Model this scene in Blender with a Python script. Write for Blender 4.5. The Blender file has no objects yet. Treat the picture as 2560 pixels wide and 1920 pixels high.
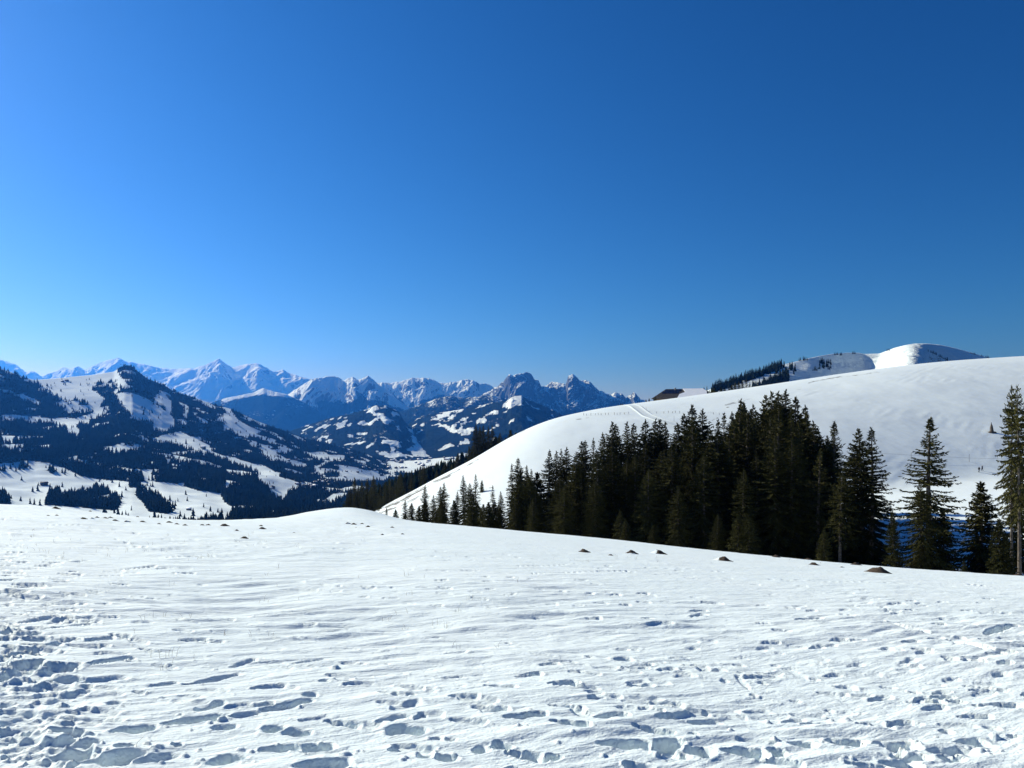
import bpy, bmesh, math, random
import numpy as np
from mathutils import Vector

# ------------------------------------------------------------------ camera, light, exposure
scene = bpy.context.scene
COL = scene.collection
F, CX, HY = 1828.0, 1280.0, 1040.0        # focal length and eye-level row of the photograph (2560 wide)
EYE = 1.65                                # eye height above the snow

cam_d = bpy.data.cameras.new('camera')
cam = bpy.data.objects.new('camera', cam_d)
COL.objects.link(cam)
cam.location = (0, 0, 0)
cam.rotation_euler = (math.radians(90), 0, 0)
cam_d.sensor_width = 36.0
cam_d.lens = 36.0 * F / 2560.0
cam_d.shift_y = (HY - 960.0) / 2560.0
cam_d.clip_start = 0.1
cam_d.clip_end = 120000.0
scene.camera = cam

SUN_AZ, SUN_EL = math.radians(-52), math.radians(27)
world = bpy.data.worlds.new('World')
scene.world = world
world.use_nodes = True
wn, wl = world.node_tree.nodes, world.node_tree.links
wn.clear()
w_out = wn.new('ShaderNodeOutputWorld')
w_bg = wn.new('ShaderNodeBackground')
w_sky = wn.new('ShaderNodeTexSky')
w_sky.sky_type = 'NISHITA'
w_sky.sun_disc = False
w_sky.sun_elevation = SUN_EL
w_sky.sun_rotation = SUN_AZ
w_sky.altitude = 1600
w_sky.air_density = 1.0
w_sky.dust_density = 0.6
w_sky.ozone_density = 8.0
# the phone camera's tone curve on the sky: one power and gain for each colour channel
w_sep = wn.new('ShaderNodeSeparateColor'); w_com = wn.new('ShaderNodeCombineColor')
wl.new(w_sky.outputs[0], w_sep.inputs[0])
for ch, (pw, gain) in enumerate(((1.876, 0.198), (1.282, 0.384), (1.116, 0.532))):
    pn = wn.new('ShaderNodeMath'); pn.operation = 'POWER'; pn.inputs[1].default_value = pw
    mn = wn.new('ShaderNodeMath'); mn.operation = 'MULTIPLY'; mn.inputs[1].default_value = gain
    wl.new(w_sep.outputs[ch], pn.inputs[0]); wl.new(pn.outputs[0], mn.inputs[0]); wl.new(mn.outputs[0], w_com.inputs[ch])
wl.new(w_com.outputs[0], w_bg.inputs[0])
wl.new(w_bg.outputs[0], w_out.inputs[0])
w_bg.inputs['Strength'].default_value = 0.1

sun_d = bpy.data.lights.new('sun', 'SUN')
sun = bpy.data.objects.new('sun', sun_d)
COL.objects.link(sun)
sun_d.energy = 5.0
sun_d.angle = math.radians(0.5)
sun_d.color = (1.0, 1.0, 0.90)
sdir = Vector((math.sin(SUN_AZ) * math.cos(SUN_EL), math.cos(SUN_AZ) * math.cos(SUN_EL), math.sin(SUN_EL)))
sun.rotation_euler = sdir.to_track_quat('Z', 'Y').to_euler()
sun.location = (-200, 150, 150)

vs = scene.view_settings
vs.view_transform = 'Standard'
vs.look = 'None'
vs.exposure = 0.42
vs.gamma = 1.0
vs.use_curve_mapping = False
scene.render.engine = 'CYCLES'
scene.cycles.max_bounces = 6
scene.cycles.volume_bounces = 0

random.seed(5)
RNG = np.random.default_rng(5)

# ------------------------------------------------------------------ helpers
_perm = np.random.default_rng(99).permutation(4096)
_ga = np.random.default_rng(98).uniform(0, 2 * np.pi, 4096)
_gx, _gy = np.cos(_ga), np.sin(_ga)

def gn(x, y, seed=0):
    """gradient noise, roughly -0.7..0.7"""
    x = np.asarray(x, dtype=np.float64); y = np.asarray(y, dtype=np.float64)
    xi = np.floor(x).astype(np.int64); yi = np.floor(y).astype(np.int64)
    fx = x - xi; fy = y - yi
    def g(ix, iy, dx, dy):
        h = _perm[(_perm[(ix + seed * 131) & 4095] + iy + seed * 17) & 4095]
        return _gx[h] * dx + _gy[h] * dy
    sx = fx * fx * fx * (fx * (fx * 6 - 15) + 10)
    sy = fy * fy * fy * (fy * (fy * 6 - 15) + 10)
    a = g(xi, yi, fx, fy); b = g(xi + 1, yi, fx - 1, fy)
    c = g(xi, yi + 1, fx, fy - 1); d = g(xi + 1, yi + 1, fx - 1, fy - 1)
    return (a + (b - a) * sx) * (1 - sy) + (c + (d - c) * sx) * sy

def fbm(x, y, o=4, seed=0, gain=0.5):
    s = 0.0; a = 1.0; f = 1.0
    for k in range(o):
        s = s + a * gn(x * f, y * f, seed + k * 7)
        a *= gain; f *= 2.03
    return s

def ridged(x, y, o=4, seed=0, gain=0.5):
    s = 0.0; a = 1.0; f = 1.0; n = 0.0
    for k in range(o):
        s = s + a * (1 - np.abs(gn(x * f, y * f, seed + k * 7)) * 1.7)
        n += a; a *= gain; f *= 2.05
    return s / n

def sstep(a, b, x):
    t = np.clip((x - a) / (b - a), 0, 1)
    return t * t * (3 - 2 * t)

def zpix(y, Y):
    return (HY - np.asarray(y, dtype=float)) / F * Y

def itp(pts):
    p = np.array(pts, dtype=float)
    return lambda x: np.interp(x, p[:, 0], p[:, 1])

def in_poly(px, py, poly):
    inside = np.zeros(px.shape, dtype=bool)
    n = len(poly)
    bx0 = min(p[0] for p in poly); bx1 = max(p[0] for p in poly)
    by0 = min(p[1] for p in poly); by1 = max(p[1] for p in poly)
    m = (px >= bx0) & (px <= bx1) & (py >= by0) & (py <= by1)
    qx, qy = px[m], py[m]
    ins = np.zeros(qx.shape, dtype=bool)
    j = n - 1
    for i in range(n):
        xi, yi = poly[i]; xj, yj = poly[j]
        if yi != yj:
            ins ^= ((yi > qy) != (yj > qy)) & (qx < (xj - xi) * (qy - yi) / (yj - yi) + xi)
        j = i
    inside[m] = ins
    return inside

def raw_mesh(name, verts, faces, smooth=False, attrs=None, mat_idx=None):
    """verts (n,3), faces (m,k) index array of one arity"""
    me = bpy.data.meshes.new(name)
    verts = np.asarray(verts, dtype=np.float32); faces = np.asarray(faces, dtype=np.int32)
    m, k = faces.shape
    me.vertices.add(len(verts)); me.vertices.foreach_set('co', verts.ravel())
    me.loops.add(m * k); me.loops.foreach_set('vertex_index', faces.ravel())
    me.polygons.add(m)
    me.polygons.foreach_set('loop_start', np.arange(0, m * k, k, dtype=np.int32))
    me.polygons.foreach_set('loop_total', np.full(m, k, dtype=np.int32))
    if smooth:
        me.polygons.foreach_set('use_smooth', np.ones(m, dtype=bool))
    if mat_idx is not None:
        me.polygons.foreach_set('material_index', np.asarray(mat_idx, dtype=np.int32))
    if attrs:
        for an, av in attrs.items():
            a = me.attributes.new(an, 'FLOAT', 'POINT')
            a.data.foreach_set('value', np.asarray(av, dtype=np.float32).ravel())
    me.update(calc_edges=True)
    return me

def grid_mesh(name, X, Y, Z, attrs=None):
    r, c = X.shape
    v = np.stack([X.ravel(), Y.ravel(), Z.ravel()], 1)
    i = np.arange(r * c).reshape(r, c)
    f = np.stack([i[:-1, :-1].ravel(), i[:-1, 1:].ravel(), i[1:, 1:].ravel(), i[1:, :-1].ravel()], 1)
    return raw_mesh(name, v, f, True, attrs)

def obj(name, me, mat=None, parent=None, loc=None):
    o = bpy.data.objects.new(name, me)
    COL.objects.link(o)
    if mat is not None and me is not None and not me.materials:
        for mm in (mat if isinstance(mat, (list, tuple)) else [mat]):
            me.materials.append(mm)
    if parent is not None:
        o.parent = parent
    if loc is not None:
        o.location = loc
    return o

def tag(o, label, cat, group=None, kind=None):
    o['label'] = label; o['category'] = cat
    if group: o['group'] = group
    if kind: o['kind'] = kind
    return o

def empty(name, loc, rz=0.0):
    o = bpy.data.objects.new(name, None)
    COL.objects.link(o)
    o.location = loc; o.rotation_euler = (0, 0, rz)
    o.empty_display_size = 0.3
    return o

def box(x0, x1, y0, y1, z0, z1):
    v = [(x, y, z) for z in (z0, z1) for y in (y0, y1) for x in (x0, x1)]
    f = [(0, 2, 3, 1), (4, 5, 7, 6), (0, 1, 5, 4), (2, 6, 7, 3), (0, 4, 6, 2), (1, 3, 7, 5)]
    return np.array(v, float), np.array(f)

def tube(p0, p1, r0, r1, n=6):
    p0 = np.array(p0, float); p1 = np.array(p1, float)
    d = p1 - p0; d /= np.linalg.norm(d)
    a = np.cross(d, (0, 0, 1.0)) if abs(d[2]) < 0.9 else np.cross(d, (1.0, 0, 0))
    a /= np.linalg.norm(a); b = np.cross(d, a)
    th = np.arange(n) * 2 * np.pi / n
    ring = np.cos(th)[:, None] * a + np.sin(th)[:, None] * b
    v = np.vstack([p0 + ring * r0, p1 + ring * r1])
    i = np.arange(n); j = (i + 1) % n
    return v, np.stack([i, j, j + n, i + n], 1)

def join(parts):
    V = []; Q = []; o = 0
    for v, f in parts:
        V.append(v); Q.append(np.asarray(f) + o); o += len(v)
    return np.vstack(V), np.vstack(Q)

def ordinal(n):
    ones = ['', 'first', 'second', 'third', 'fourth', 'fifth', 'sixth', 'seventh', 'eighth', 'ninth', 'tenth', 'eleventh', 'twelfth',
            'thirteenth', 'fourteenth', 'fifteenth', 'sixteenth', 'seventeenth', 'eighteenth', 'nineteenth']
    tens = {2: ('twentieth', 'twenty'), 3: ('thirtieth', 'thirty'), 4: ('fortieth', 'forty'), 5: ('fiftieth', 'fifty'), 6: ('sixtieth', 'sixty'), 7: ('seventieth', 'seventy')}
    if n < 20: return ones[n]
    t = tens[n // 10]
    return t[0] if n % 10 == 0 else t[1] + '-' + ones[n % 10]

# ------------------------------------------------------------------ materials
def new_mat(name):
    m = bpy.data.materials.new(name); m.use_nodes = True
    nt = m.node_tree
    b = nt.nodes['Principled BSDF']
    return m, nt.nodes, nt.links, b

def noise_node(n, l, scale, detail=4, rough=0.55, vec=None, dist=0.0):
    t = n.new('ShaderNodeTexNoise')
    t.inputs['Scale'].default_value = scale; t.inputs['Detail'].default_value = detail
    t.inputs['Roughness'].default_value = rough; t.inputs['Distortion'].default_value = dist
    if vec is not None: l.new(vec, t.inputs['Vector'])
    return t

def pos_node(n):
    return n.new('ShaderNodeNewGeometry')

def math_node(n, l, op, a, b=None, clamp=False):
    t = n.new('ShaderNodeMath'); t.operation = op; t.use_clamp = clamp
    for k, v in enumerate((a, b)):
        if v is None: continue
        if isinstance(v, (int, float)): t.inputs[k].default_value = v
        else: l.new(v, t.inputs[k])
    return t.outputs[0]

def maprange(n, l, v, a, b, c=0.0, d=1.0):
    t = n.new('ShaderNodeMapRange'); t.interpolation_type = 'SMOOTHSTEP'
    l.new(v, t.inputs['Value'])
    for k, x in zip(('From Min', 'From Max', 'To Min', 'To Max'), (a, b, c, d)): t.inputs[k].default_value = x
    return t.outputs['Result']

def mix_col(n, l, fac, a, b):
    t = n.new('ShaderNodeMix'); t.data_type = 'RGBA'
    if isinstance(fac, (int, float)): t.inputs[0].default_value = fac
    else: l.new(fac, t.inputs[0])
    for k, v in ((6, a), (7, b)):
        if isinstance(v, tuple): t.inputs[k].default_value = (*v, 1)
        else: l.new(v, t.inputs[k])
    return t.outputs[2]

def stretch(n, l, vec, sx, sy, sz, rz=0.0):
    t = n.new('ShaderNodeMapping'); t.vector_type = 'TEXTURE'
    t.inputs['Rotation'].default_value = (0, 0, rz)
    t.inputs['Scale'].default_value = (sx, sy, sz)
    l.new(vec, t.inputs['Vector'])
    return t.outputs[0]

def bump(n, l, h, dist, strength=1.0, prev=None):
    t = n.new('ShaderNodeBump'); t.inputs['Distance'].default_value = dist; t.inputs['Strength'].default_value = strength
    l.new(h, t.inputs['Height'])
    if prev is not None: l.new(prev, t.inputs['Normal'])
    return t.outputs[0]

SNOW = (0.785, 0.872, 0.872)

def mat_field():
    m, n, l, b = new_mat('field_snow')
    g = pos_node(n)
    n1 = noise_node(n, l, 45.0, 4, 0.65, g.outputs['Position'])
    n2 = noise_node(n, l, 9.0, 3, 0.6, stretch(n, l, g.outputs['Position'], 2.2, 0.8, 1, 0.55))
    n4 = noise_node(n, l, 3.2, 4, 0.6, stretch(n, l, g.outputs['Position'], 2.8, 0.8, 1, 0.52), 0.3)
    nb = bump(n, l, n1.outputs[0], 0.010, 0.8)
    nb = bump(n, l, n2.outputs[0], 0.03, 0.6, nb)
    nb = bump(n, l, n4.outputs[0], 0.062, 0.6, nb)
    l.new(nb, b.inputs['Normal'])
    n3 = noise_node(n, l, 0.25, 4, 0.6, g.outputs['Position'])
    l.new(mix_col(n, l, maprange(n, l, n3.outputs[0], 0.35, 0.7), SNOW, (0.81, 0.885, 0.882)), b.inputs['Base Color'])
    b.inputs['Roughness'].default_value = 0.7
    b.inputs['Specular IOR Level'].default_value = 0.1
    return m

def mat_hill():
    m, n, l, b = new_mat('hill_snow')
    g = pos_node(n)
    at = n.new('ShaderNodeAttribute'); at.attribute_name = 'grass'
    n1 = noise_node(n, l, 0.35, 5, 0.6, stretch(n, l, g.outputs['Position'], 1.0, 3.2, 1.0, 0.75))
    n2 = noise_node(n, l, 0.05, 4, 0.55, g.outputs['Position'])
    nb = bump(n, l, n1.outputs[0], 0.35, 0.5)
    nb = bump(n, l, n2.outputs[0], 0.8, 0.3, nb)
    l.new(nb, b.inputs['Normal'])
    n3 = noise_node(n, l, 0.55, 5, 0.7, stretch(n, l, g.outputs['Position'], 3.0, 1.0, 1.0, 0.3))
    gm = maprange(n, l, math_node(n, l, 'ADD', at.outputs['Fac'], math_node(n, l, 'MULTIPLY', math_node(n, l, 'SUBTRACT', n3.outputs[0], 0.5), 2.2)), 0.55, 0.75)
    c = mix_col(n, l, n2.outputs[0], SNOW, (0.815, 0.88, 0.875))
    l.new(mix_col(n, l, gm, c, (0.085, 0.07, 0.045)), b.inputs['Base Color'])
    b.inputs['Roughness'].default_value = 0.6
    b.inputs['Specular IOR Level'].default_value = 0.2
    return m

def mat_terrain(name, nscale, rock_lo, rock_hi, bumpd, rockc=(0.15, 0.145, 0.15), forestc=(0.011, 0.019, 0.015), fsharp=0.12, edge=0.9, rough_noise=0.35):
    """snow, with forest where the attribute says and bare rock where it is steep"""
    m, n, l, b = new_mat(name)
    g = pos_node(n)
    at = n.new('ShaderNodeAttribute'); at.attribute_name = 'forest'
    n1 = noise_node(n, l, nscale, 6, 0.65, g.outputs['Position'])
    n2 = noise_node(n, l, nscale * 5, 4, 0.65, g.outputs['Position'])
    sep = n.new('ShaderNodeSeparateXYZ'); l.new(g.outputs['Normal'], sep.inputs[0])
    st = noise_node(n, l, nscale * 2.5, 5, 0.7, stretch(n, l, g.outputs['Position'], 1, 1, 2.5))
    slope = math_node(n, l, 'ADD', math_node(n, l, 'SUBTRACT', 1.0, sep.outputs['Z']),
                      math_node(n, l, 'MULTIPLY', math_node(n, l, 'SUBTRACT', st.outputs[0], 0.5), rough_noise))
    rk = maprange(n, l, slope, rock_lo, rock_hi)
    fr = math_node(n, l, 'ADD', at.outputs['Fac'], math_node(n, l, 'MULTIPLY', math_node(n, l, 'SUBTRACT', n2.outputs[0], 0.5), edge))
    fm = maprange(n, l, fr, 0.5 - fsharp, 0.5 + fsharp)
    rockcol = mix_col(n, l, n1.outputs[0], tuple(x * 0.6 for x in rockc), tuple(x * 1.35 for x in rockc))
    c = mix_col(n, l, rk, SNOW, rockcol)
    c = mix_col(n, l, fm, c, mix_col(n, l, n2.outputs[0], tuple(x * 0.55 for x in forestc), tuple(x * 1.5 for x in forestc)))
    l.new(c, b.inputs['Base Color'])
    b.inputs['Roughness'].default_value = 1.0
    b.inputs['Specular IOR Level'].default_value = 0.0
    nb = bump(n, l, n1.outputs[0], bumpd, 0.8)
    nb = bump(n, l, n2.outputs[0], bumpd * 0.35, 0.7, nb)
    l.new(nb, b.inputs['Normal'])
    return m

def mat_simple(name, c0, c1, scale, rough=0.85, coord='Object', spec=0.15, bumpd=0.0):
    m, n, l, b = new_mat(name)
    tc = n.new('ShaderNodeTexCoord')
    t = noise_node(n, l, scale, 4, 0.65, tc.outputs[coord])
    l.new(mix_col(n, l, maprange(n, l, t.outputs[0], 0.3, 0.7), c0, c1), b.inputs['Base Color'])
    b.inputs['Roughness'].default_value = rough
    b.inputs['Specular IOR Level'].default_value = spec
    if bumpd: l.new(bump(n, l, t.outputs[0], bumpd), b.inputs['Normal'])
    return m

def mat_needles(name, dark, light):
    m, n, l, b = new_mat(name)
    oi = n.new('ShaderNodeObjectInfo')
    tc = n.new('ShaderNodeTexCoord')
    t = noise_node(n, l, 0.9, 4, 0.7, tc.outputs['Object'])
    f = math_node(n, l, 'ADD', math_node(n, l, 'MULTIPLY', t.outputs[0], 0.9), math_node(n, l, 'MULTIPLY', math_node(n, l, 'SUBTRACT', oi.outputs['Random'], 0.5), 0.5), True)
    l.new(mix_col(n, l, f, dark, light), b.inputs['Base Color'])
    b.inputs['Roughness'].default_value = 0.8
    b.inputs['Specular IOR Level'].default_value = 0.04
    return m

M_FIELD = mat_field()
M_HILL = mat_hill()
M_NEED = mat_needles('spruce_needles', (0.014, 0.016, 0.006), (0.098, 0.092, 0.029))
M_FARTREE = mat_simple('far_conifer', (0.006, 0.011, 0.009), (0.016, 0.026, 0.018), 0.01, rough=1.0, spec=0.0)
M_BARK = mat_simple('bark', (0.055, 0.045, 0.038), (0.17, 0.145, 0.12), 3.0, bumpd=0.02)
M_SOIL = None

# ------------------------------------------------------------------ foreground snowfield
crest_y = itp([(-900, 1235), (-300, 1250), (0, 1262), (150, 1270), (300, 1288), (400, 1299), (480, 1307), (570, 1309), (680, 1297), (760, 1286), (870, 1277),
               (930, 1284), (1000, 1301), (1200, 1318), (1500, 1345), (1800, 1378), (2000, 1398), (2150, 1412), (2300, 1424), (2560, 1441), (3000, 1460), (3600, 1480)])
crest_Y = itp([(-900, 50), (0, 52), (500, 58), (900, 62), (1300, 54), (1800, 46), (2200, 40), (2560, 38), (3600, 36)])

_xs = np.linspace(-1100, 3700, 481)
_k = np.exp(-0.5 * (np.arange(-8, 9) / 3.2) ** 2); _k /= _k.sum()
def _smooth(v):
    return np.convolve(np.pad(v, 8, 'edge'), _k, 'valid')
_cy0 = _smooth(crest_y(_xs)); _cY = _smooth(crest_Y(_xs))
_kb = np.exp(-0.5 * (np.arange(-60, 61) / 28.0) ** 2); _kb /= _kb.sum()
_cy = np.convolve(np.pad(_cy0, 60, 'edge'), _kb, 'valid')       # broad slope of the field
_cd = _cy0 - _cy                                                # humps of the rim, only far out

def field_coef(u):
    x = CX + F * u
    tc = (np.interp(x, _xs, _cy) - HY) / F
    Yc = np.interp(x, _xs, _cY)
    b = EYE / Yc ** 2
    a = tc - 2 * b * Yc
    return a, b, Yc

def field_z(u, Y):
    a, b, Yc = field_coef(u)
    Ym = 1.5 * Yc
    Yq = np.minimum(Y, Ym)
    dl = np.interp(CX + F * u, _xs, _cd) / F
    w = np.clip((Y / Yc - 0.35) / 0.65, 0, 1.6) ** 2.5
    return -EYE - a * Yq - b * Yq ** 2 - (a + 2 * b * Ym) * np.maximum(Y - Ym, 0) - dl * np.minimum(Y, 3 * Yc) * np.minimum(w, 1.6)

def field_pick(x, y):
    """ground point (X, Y) seen at photo pixel (x, y)"""
    u = (x - CX) / F
    a, b, Yc = field_coef(np.float64(u))
    t = (y - HY) / F
    disc = (t - a) ** 2 - 4 * b * EYE
    Y = Yc * 0.97 if disc <= 0 else ((t - a) - math.sqrt(disc)) / (2 * b)
    Y = float(min(Y, Yc * 0.97))
    return u * Y, Y

ud = np.linspace(-0.735, 0.735, 940)
ue = 0.735 + np.linspace(0.004, 0.55, 26)
U = np.concatenate([-ue[::-1], ud, ue])
yy = np.concatenate([np.linspace(1.4, 95, 60000)])
dens = 1.1 * EYE / yy ** 2 + 0.085 / yy
dens[yy < 3.6] *= 0.25
dens[yy > 66] *= 0.35
cum = np.concatenate([[0], np.cumsum((dens[1:] + dens[:-1]) / 2 * np.diff(yy))])
ROWS = np.interp(np.linspace(0, cum[-1], 650), cum, yy)
ROWS = np.concatenate([ROWS, [100, 110, 125, 150, 190, 250, 340, 480, 680, 950]])
UU, YY = np.meshgrid(U, ROWS)
XX = UU * YY
ZZ = field_z(UU, YY)

near = sstep(90, 40, YY)
relief = np.zeros_like(ZZ)
relief += 0.10 * fbm(XX / 7.0, YY / 6.0, 3, 1) * near
relief += 0.035 * fbm(XX / 1.6, YY / 1.3, 3, 11) * near
# wind ripples: long crests trending away to the right, steep on the side towards the camera
ca, sa = math.cos(math.radians(30)), math.sin(math.radians(30))
P = XX * ca + YY * sa; Q = -XX * sa + YY * ca
wx = 0.35 * fbm(XX / 2.5, YY / 2.5, 2, 21); P1 = P + wx; Q1 = Q + wx
r1 = gn(P1 / 1.15, Q1 / 0.27, 31); r1 = gn(P1 / 1.15, (Q1 + 0.11 * r1) / 0.27, 31)
r2 = gn(P1 / 0.50, Q1 / 0.125, 33); r2 = gn(P1 / 0.50, (Q1 + 0.05 * r2) / 0.125, 33)
r3 = gn(P1 / 2.6, Q1 / 0.75, 35)
rip_mask = 0.35 + 0.65 * sstep(-0.25, 0.3, fbm(XX / 5.0, YY / 4.0, 2, 41))
fade_r = sstep(60, 8, YY)
r4 = gn(P1 / 0.28, Q1 / 0.07, 37)
relief += rip_mask * (0.044 * r1 + 0.021 * r2 * sstep(34, 9, YY) + 0.008 * r4 * sstep(14, 5, YY) + 0.045 * r3) * (0.55 + 0.45 * fade_r)
relief += 0.006 * fbm(XX / 0.22, YY / 0.22, 3, 51) * sstep(18, 5, YY)
# calmer, smoother band to the middle right in front of the trees
xpix = CX + F * UU
ypix = HY - F * ZZ / YY
calm = sstep(1350, 1550, xpix) * sstep(1560, 1470, ypix)
calm = np.maximum(calm, sstep(900, 1200, xpix) * sstep(1480, 1420, ypix))
relief *= 1 - 0.6 * calm

def stamp(x0, y0, x1, y1, rad, depth, rim=0.25, rough=0.25, seed=0):
    """press a capsule-shaped hole (world ends) into the snow, with a low rim"""
    X0, Y0, X1, Y1 = x0, y0, x1, y1
    R = rad * 2.4
    ya, yb = min(Y0, Y1) - R, max(Y0, Y1) + R
    i0, i1 = np.searchsorted(ROWS, ya), np.searchsorted(ROWS, yb)
    if i1 - i0 < 1: return
    cand = [X / max(Yv, 1.0) for X in (min(X0, X1) - R, max(X0, X1) + R) for Yv in (max(ya, 1.0), yb)]
    j0, j1 = np.searchsorted(U, min(cand)), np.searchsorted(U, max(cand))
    if j1 - j0 < 1: return
    sx, sy = XX[i0:i1, j0:j1], YY[i0:i1, j0:j1]
    dx, dy = X1 - X0, Y1 - Y0
    L2 = dx * dx + dy * dy + 1e-9
    t = np.clip(((sx - X0) * dx + (sy - Y0) * dy) / L2, 0, 1)
    tp = 0.55 + 0.45 * sstep(0.0, 0.45, t if dx >= 0 else 1 - t) if L2 > 0.02 else 1.0     # dragged foot: pointed where it came in
    d = np.hypot(sx - X0 - t * dx, sy - Y0 - t * dy) / (rad * tp)
    d = d * (1 + rough * gn(sx / (rad * 1.3) + seed * 3.7, sy / (rad * 1.3), 61) + 0.14 * gn(sx / 0.045 + seed, sy / 0.045, 62) * min(1.0, rough * 4))
    hole = sstep(1.10, 0.42, d) * (0.8 + 0.2 * t) * (1 + 0.25 * gn(sx / 0.07, sy / 0.07, 63))
    rm = np.exp(-((d - 1.25) / 0.24) ** 2) * (0.75 + 0.7 * gn(sx / 0.16 + seed, sy / 0.16, 65))
    cur = relief[i0:i1, j0:j1]
    inside = sstep(1.12, 0.85, d)
    pressed = np.minimum(cur, cur * 0.35 - depth * hole)
    raised = np.where(d > 0.95, np.maximum(cur, np.minimum(cur + depth * rim * 0.7 * rm, 0.02 + depth * rim)), cur)
    relief[i0:i1, j0:j1] = raised * (1 - inside) + pressed * inside

def panel(ox, oy, segs):
    for k, s in enumerate(segs):
        x0, y0, x1, y1 = s[:4]
        kind = s[4] if len(s) > 4 else 'b'
        p0 = field_pick(ox + x0 / 3.456, oy + y0 / 3.456)
        p1 = field_pick(ox + x1 / 3.456, oy + y1 / 3.456)
        L = math.hypot(p1[0] - p0[0], p1[1] - p0[1])
        rad, dep, rim, rough = {'b': (0.064, 0.05, 0.14, 0.35), 'B': (0.086, 0.075, 0.16, 0.4), 's': (0.08, 0.022, 0.12, 0.4),
                                'h': (0.045, 0.055, 0.06, 0.12), 't': (0.045, 0.028, 0.2, 0.4), 'r': (0.08, 0.06, 0.25, 0.6)}[kind]
        # pull the ends in by the radius so the outline keeps its length
        if L > 2 * rad:
            fx, fy = (p1[0] - p0[0]) / L * rad * 0.8, (p1[1] - p0[1]) / L * rad * 0.8
            p0 = (p0[0] + fx, p0[1] + fy); p1 = (p1[0] - fx, p1[1] - fy)
        else:
            c = ((p0[0] + p1[0]) / 2, (p0[1] + p1[1]) / 2); rad = max(0.5 * L, 0.035); p0 = p1 = c
            dep = min(dep, rad * 1.1)
        stamp(p0[0], p0[1], p1[0], p1[1], rad, dep, rim, rough, seed=k + ox)

panel(0, 1440, [(80, 390, 520, 330, 'r'), (360, 460, 790, 395), (360, 610, 660, 540), (0, 540, 180, 535), (0, 890, 380, 760, 'r'), (740, 770, 1150, 700), (400, 790, 700, 790, 'r'),
    (300, 960, 520, 930, 'r'), (700, 940, 810, 935), (1280, 945, 1530, 905), (1550, 935, 2080, 820), (1970, 765, 2212, 690), (560, 1115, 770, 1095, 's'), (910, 1090, 1060, 1065),
    (320, 1200, 520, 1180), (500, 1250, 680, 1255), (400, 1350, 600, 1330, 'r'), (600, 1380, 690, 1330), (700, 1390, 830, 1370), (740, 1450, 900, 1450, 's'), (900, 1350, 1350, 1290, 'B'),
    (1350, 1270, 1940, 1200, 'B'), (1660, 1170, 1930, 1095), (1830, 1305, 2030, 1305), (990, 1490, 1160, 1490), (1480, 1460, 1590, 1450), (20, 1500, 200, 1420, 'B'), (90, 1570, 260, 1540),
    (520, 1640, 1080, 1590, 'B'), (1850, 1650, 2030, 1560, 'B'), (1740, 345, 1880, 350), (1930, 355, 2040, 352), (590, 235, 740, 225), (820, 230, 960, 225), (1040, 225, 1140, 215),
    (800, 320, 920, 300), (120, 320, 240, 310), (200, 15, 380, 10), (410, 60, 630, 65), (100, 110, 280, 105), (60, 100, 120, 100), (1210, 160, 1270, 155), (1260, 175, 1340, 165),
    (1440, 145, 1520, 145), (940, 80, 1130, 75), (1310, 260, 1470, 245, 's'), (0, 430, 90, 420), (20, 470, 160, 465, 'r'), (0, 620, 140, 610), (240, 690, 390, 680), (130, 800, 370, 740, 'r'),
    (1640, 160, 1800, 140, 's'), (1830, 190, 1960, 170, 's'), (0, 230, 100, 215), (10, 1420, 120, 1400), (250, 1020, 320, 1010), (0, 1250, 160, 1240, 'r'), (120, 1160, 260, 1090, 's')])
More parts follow.
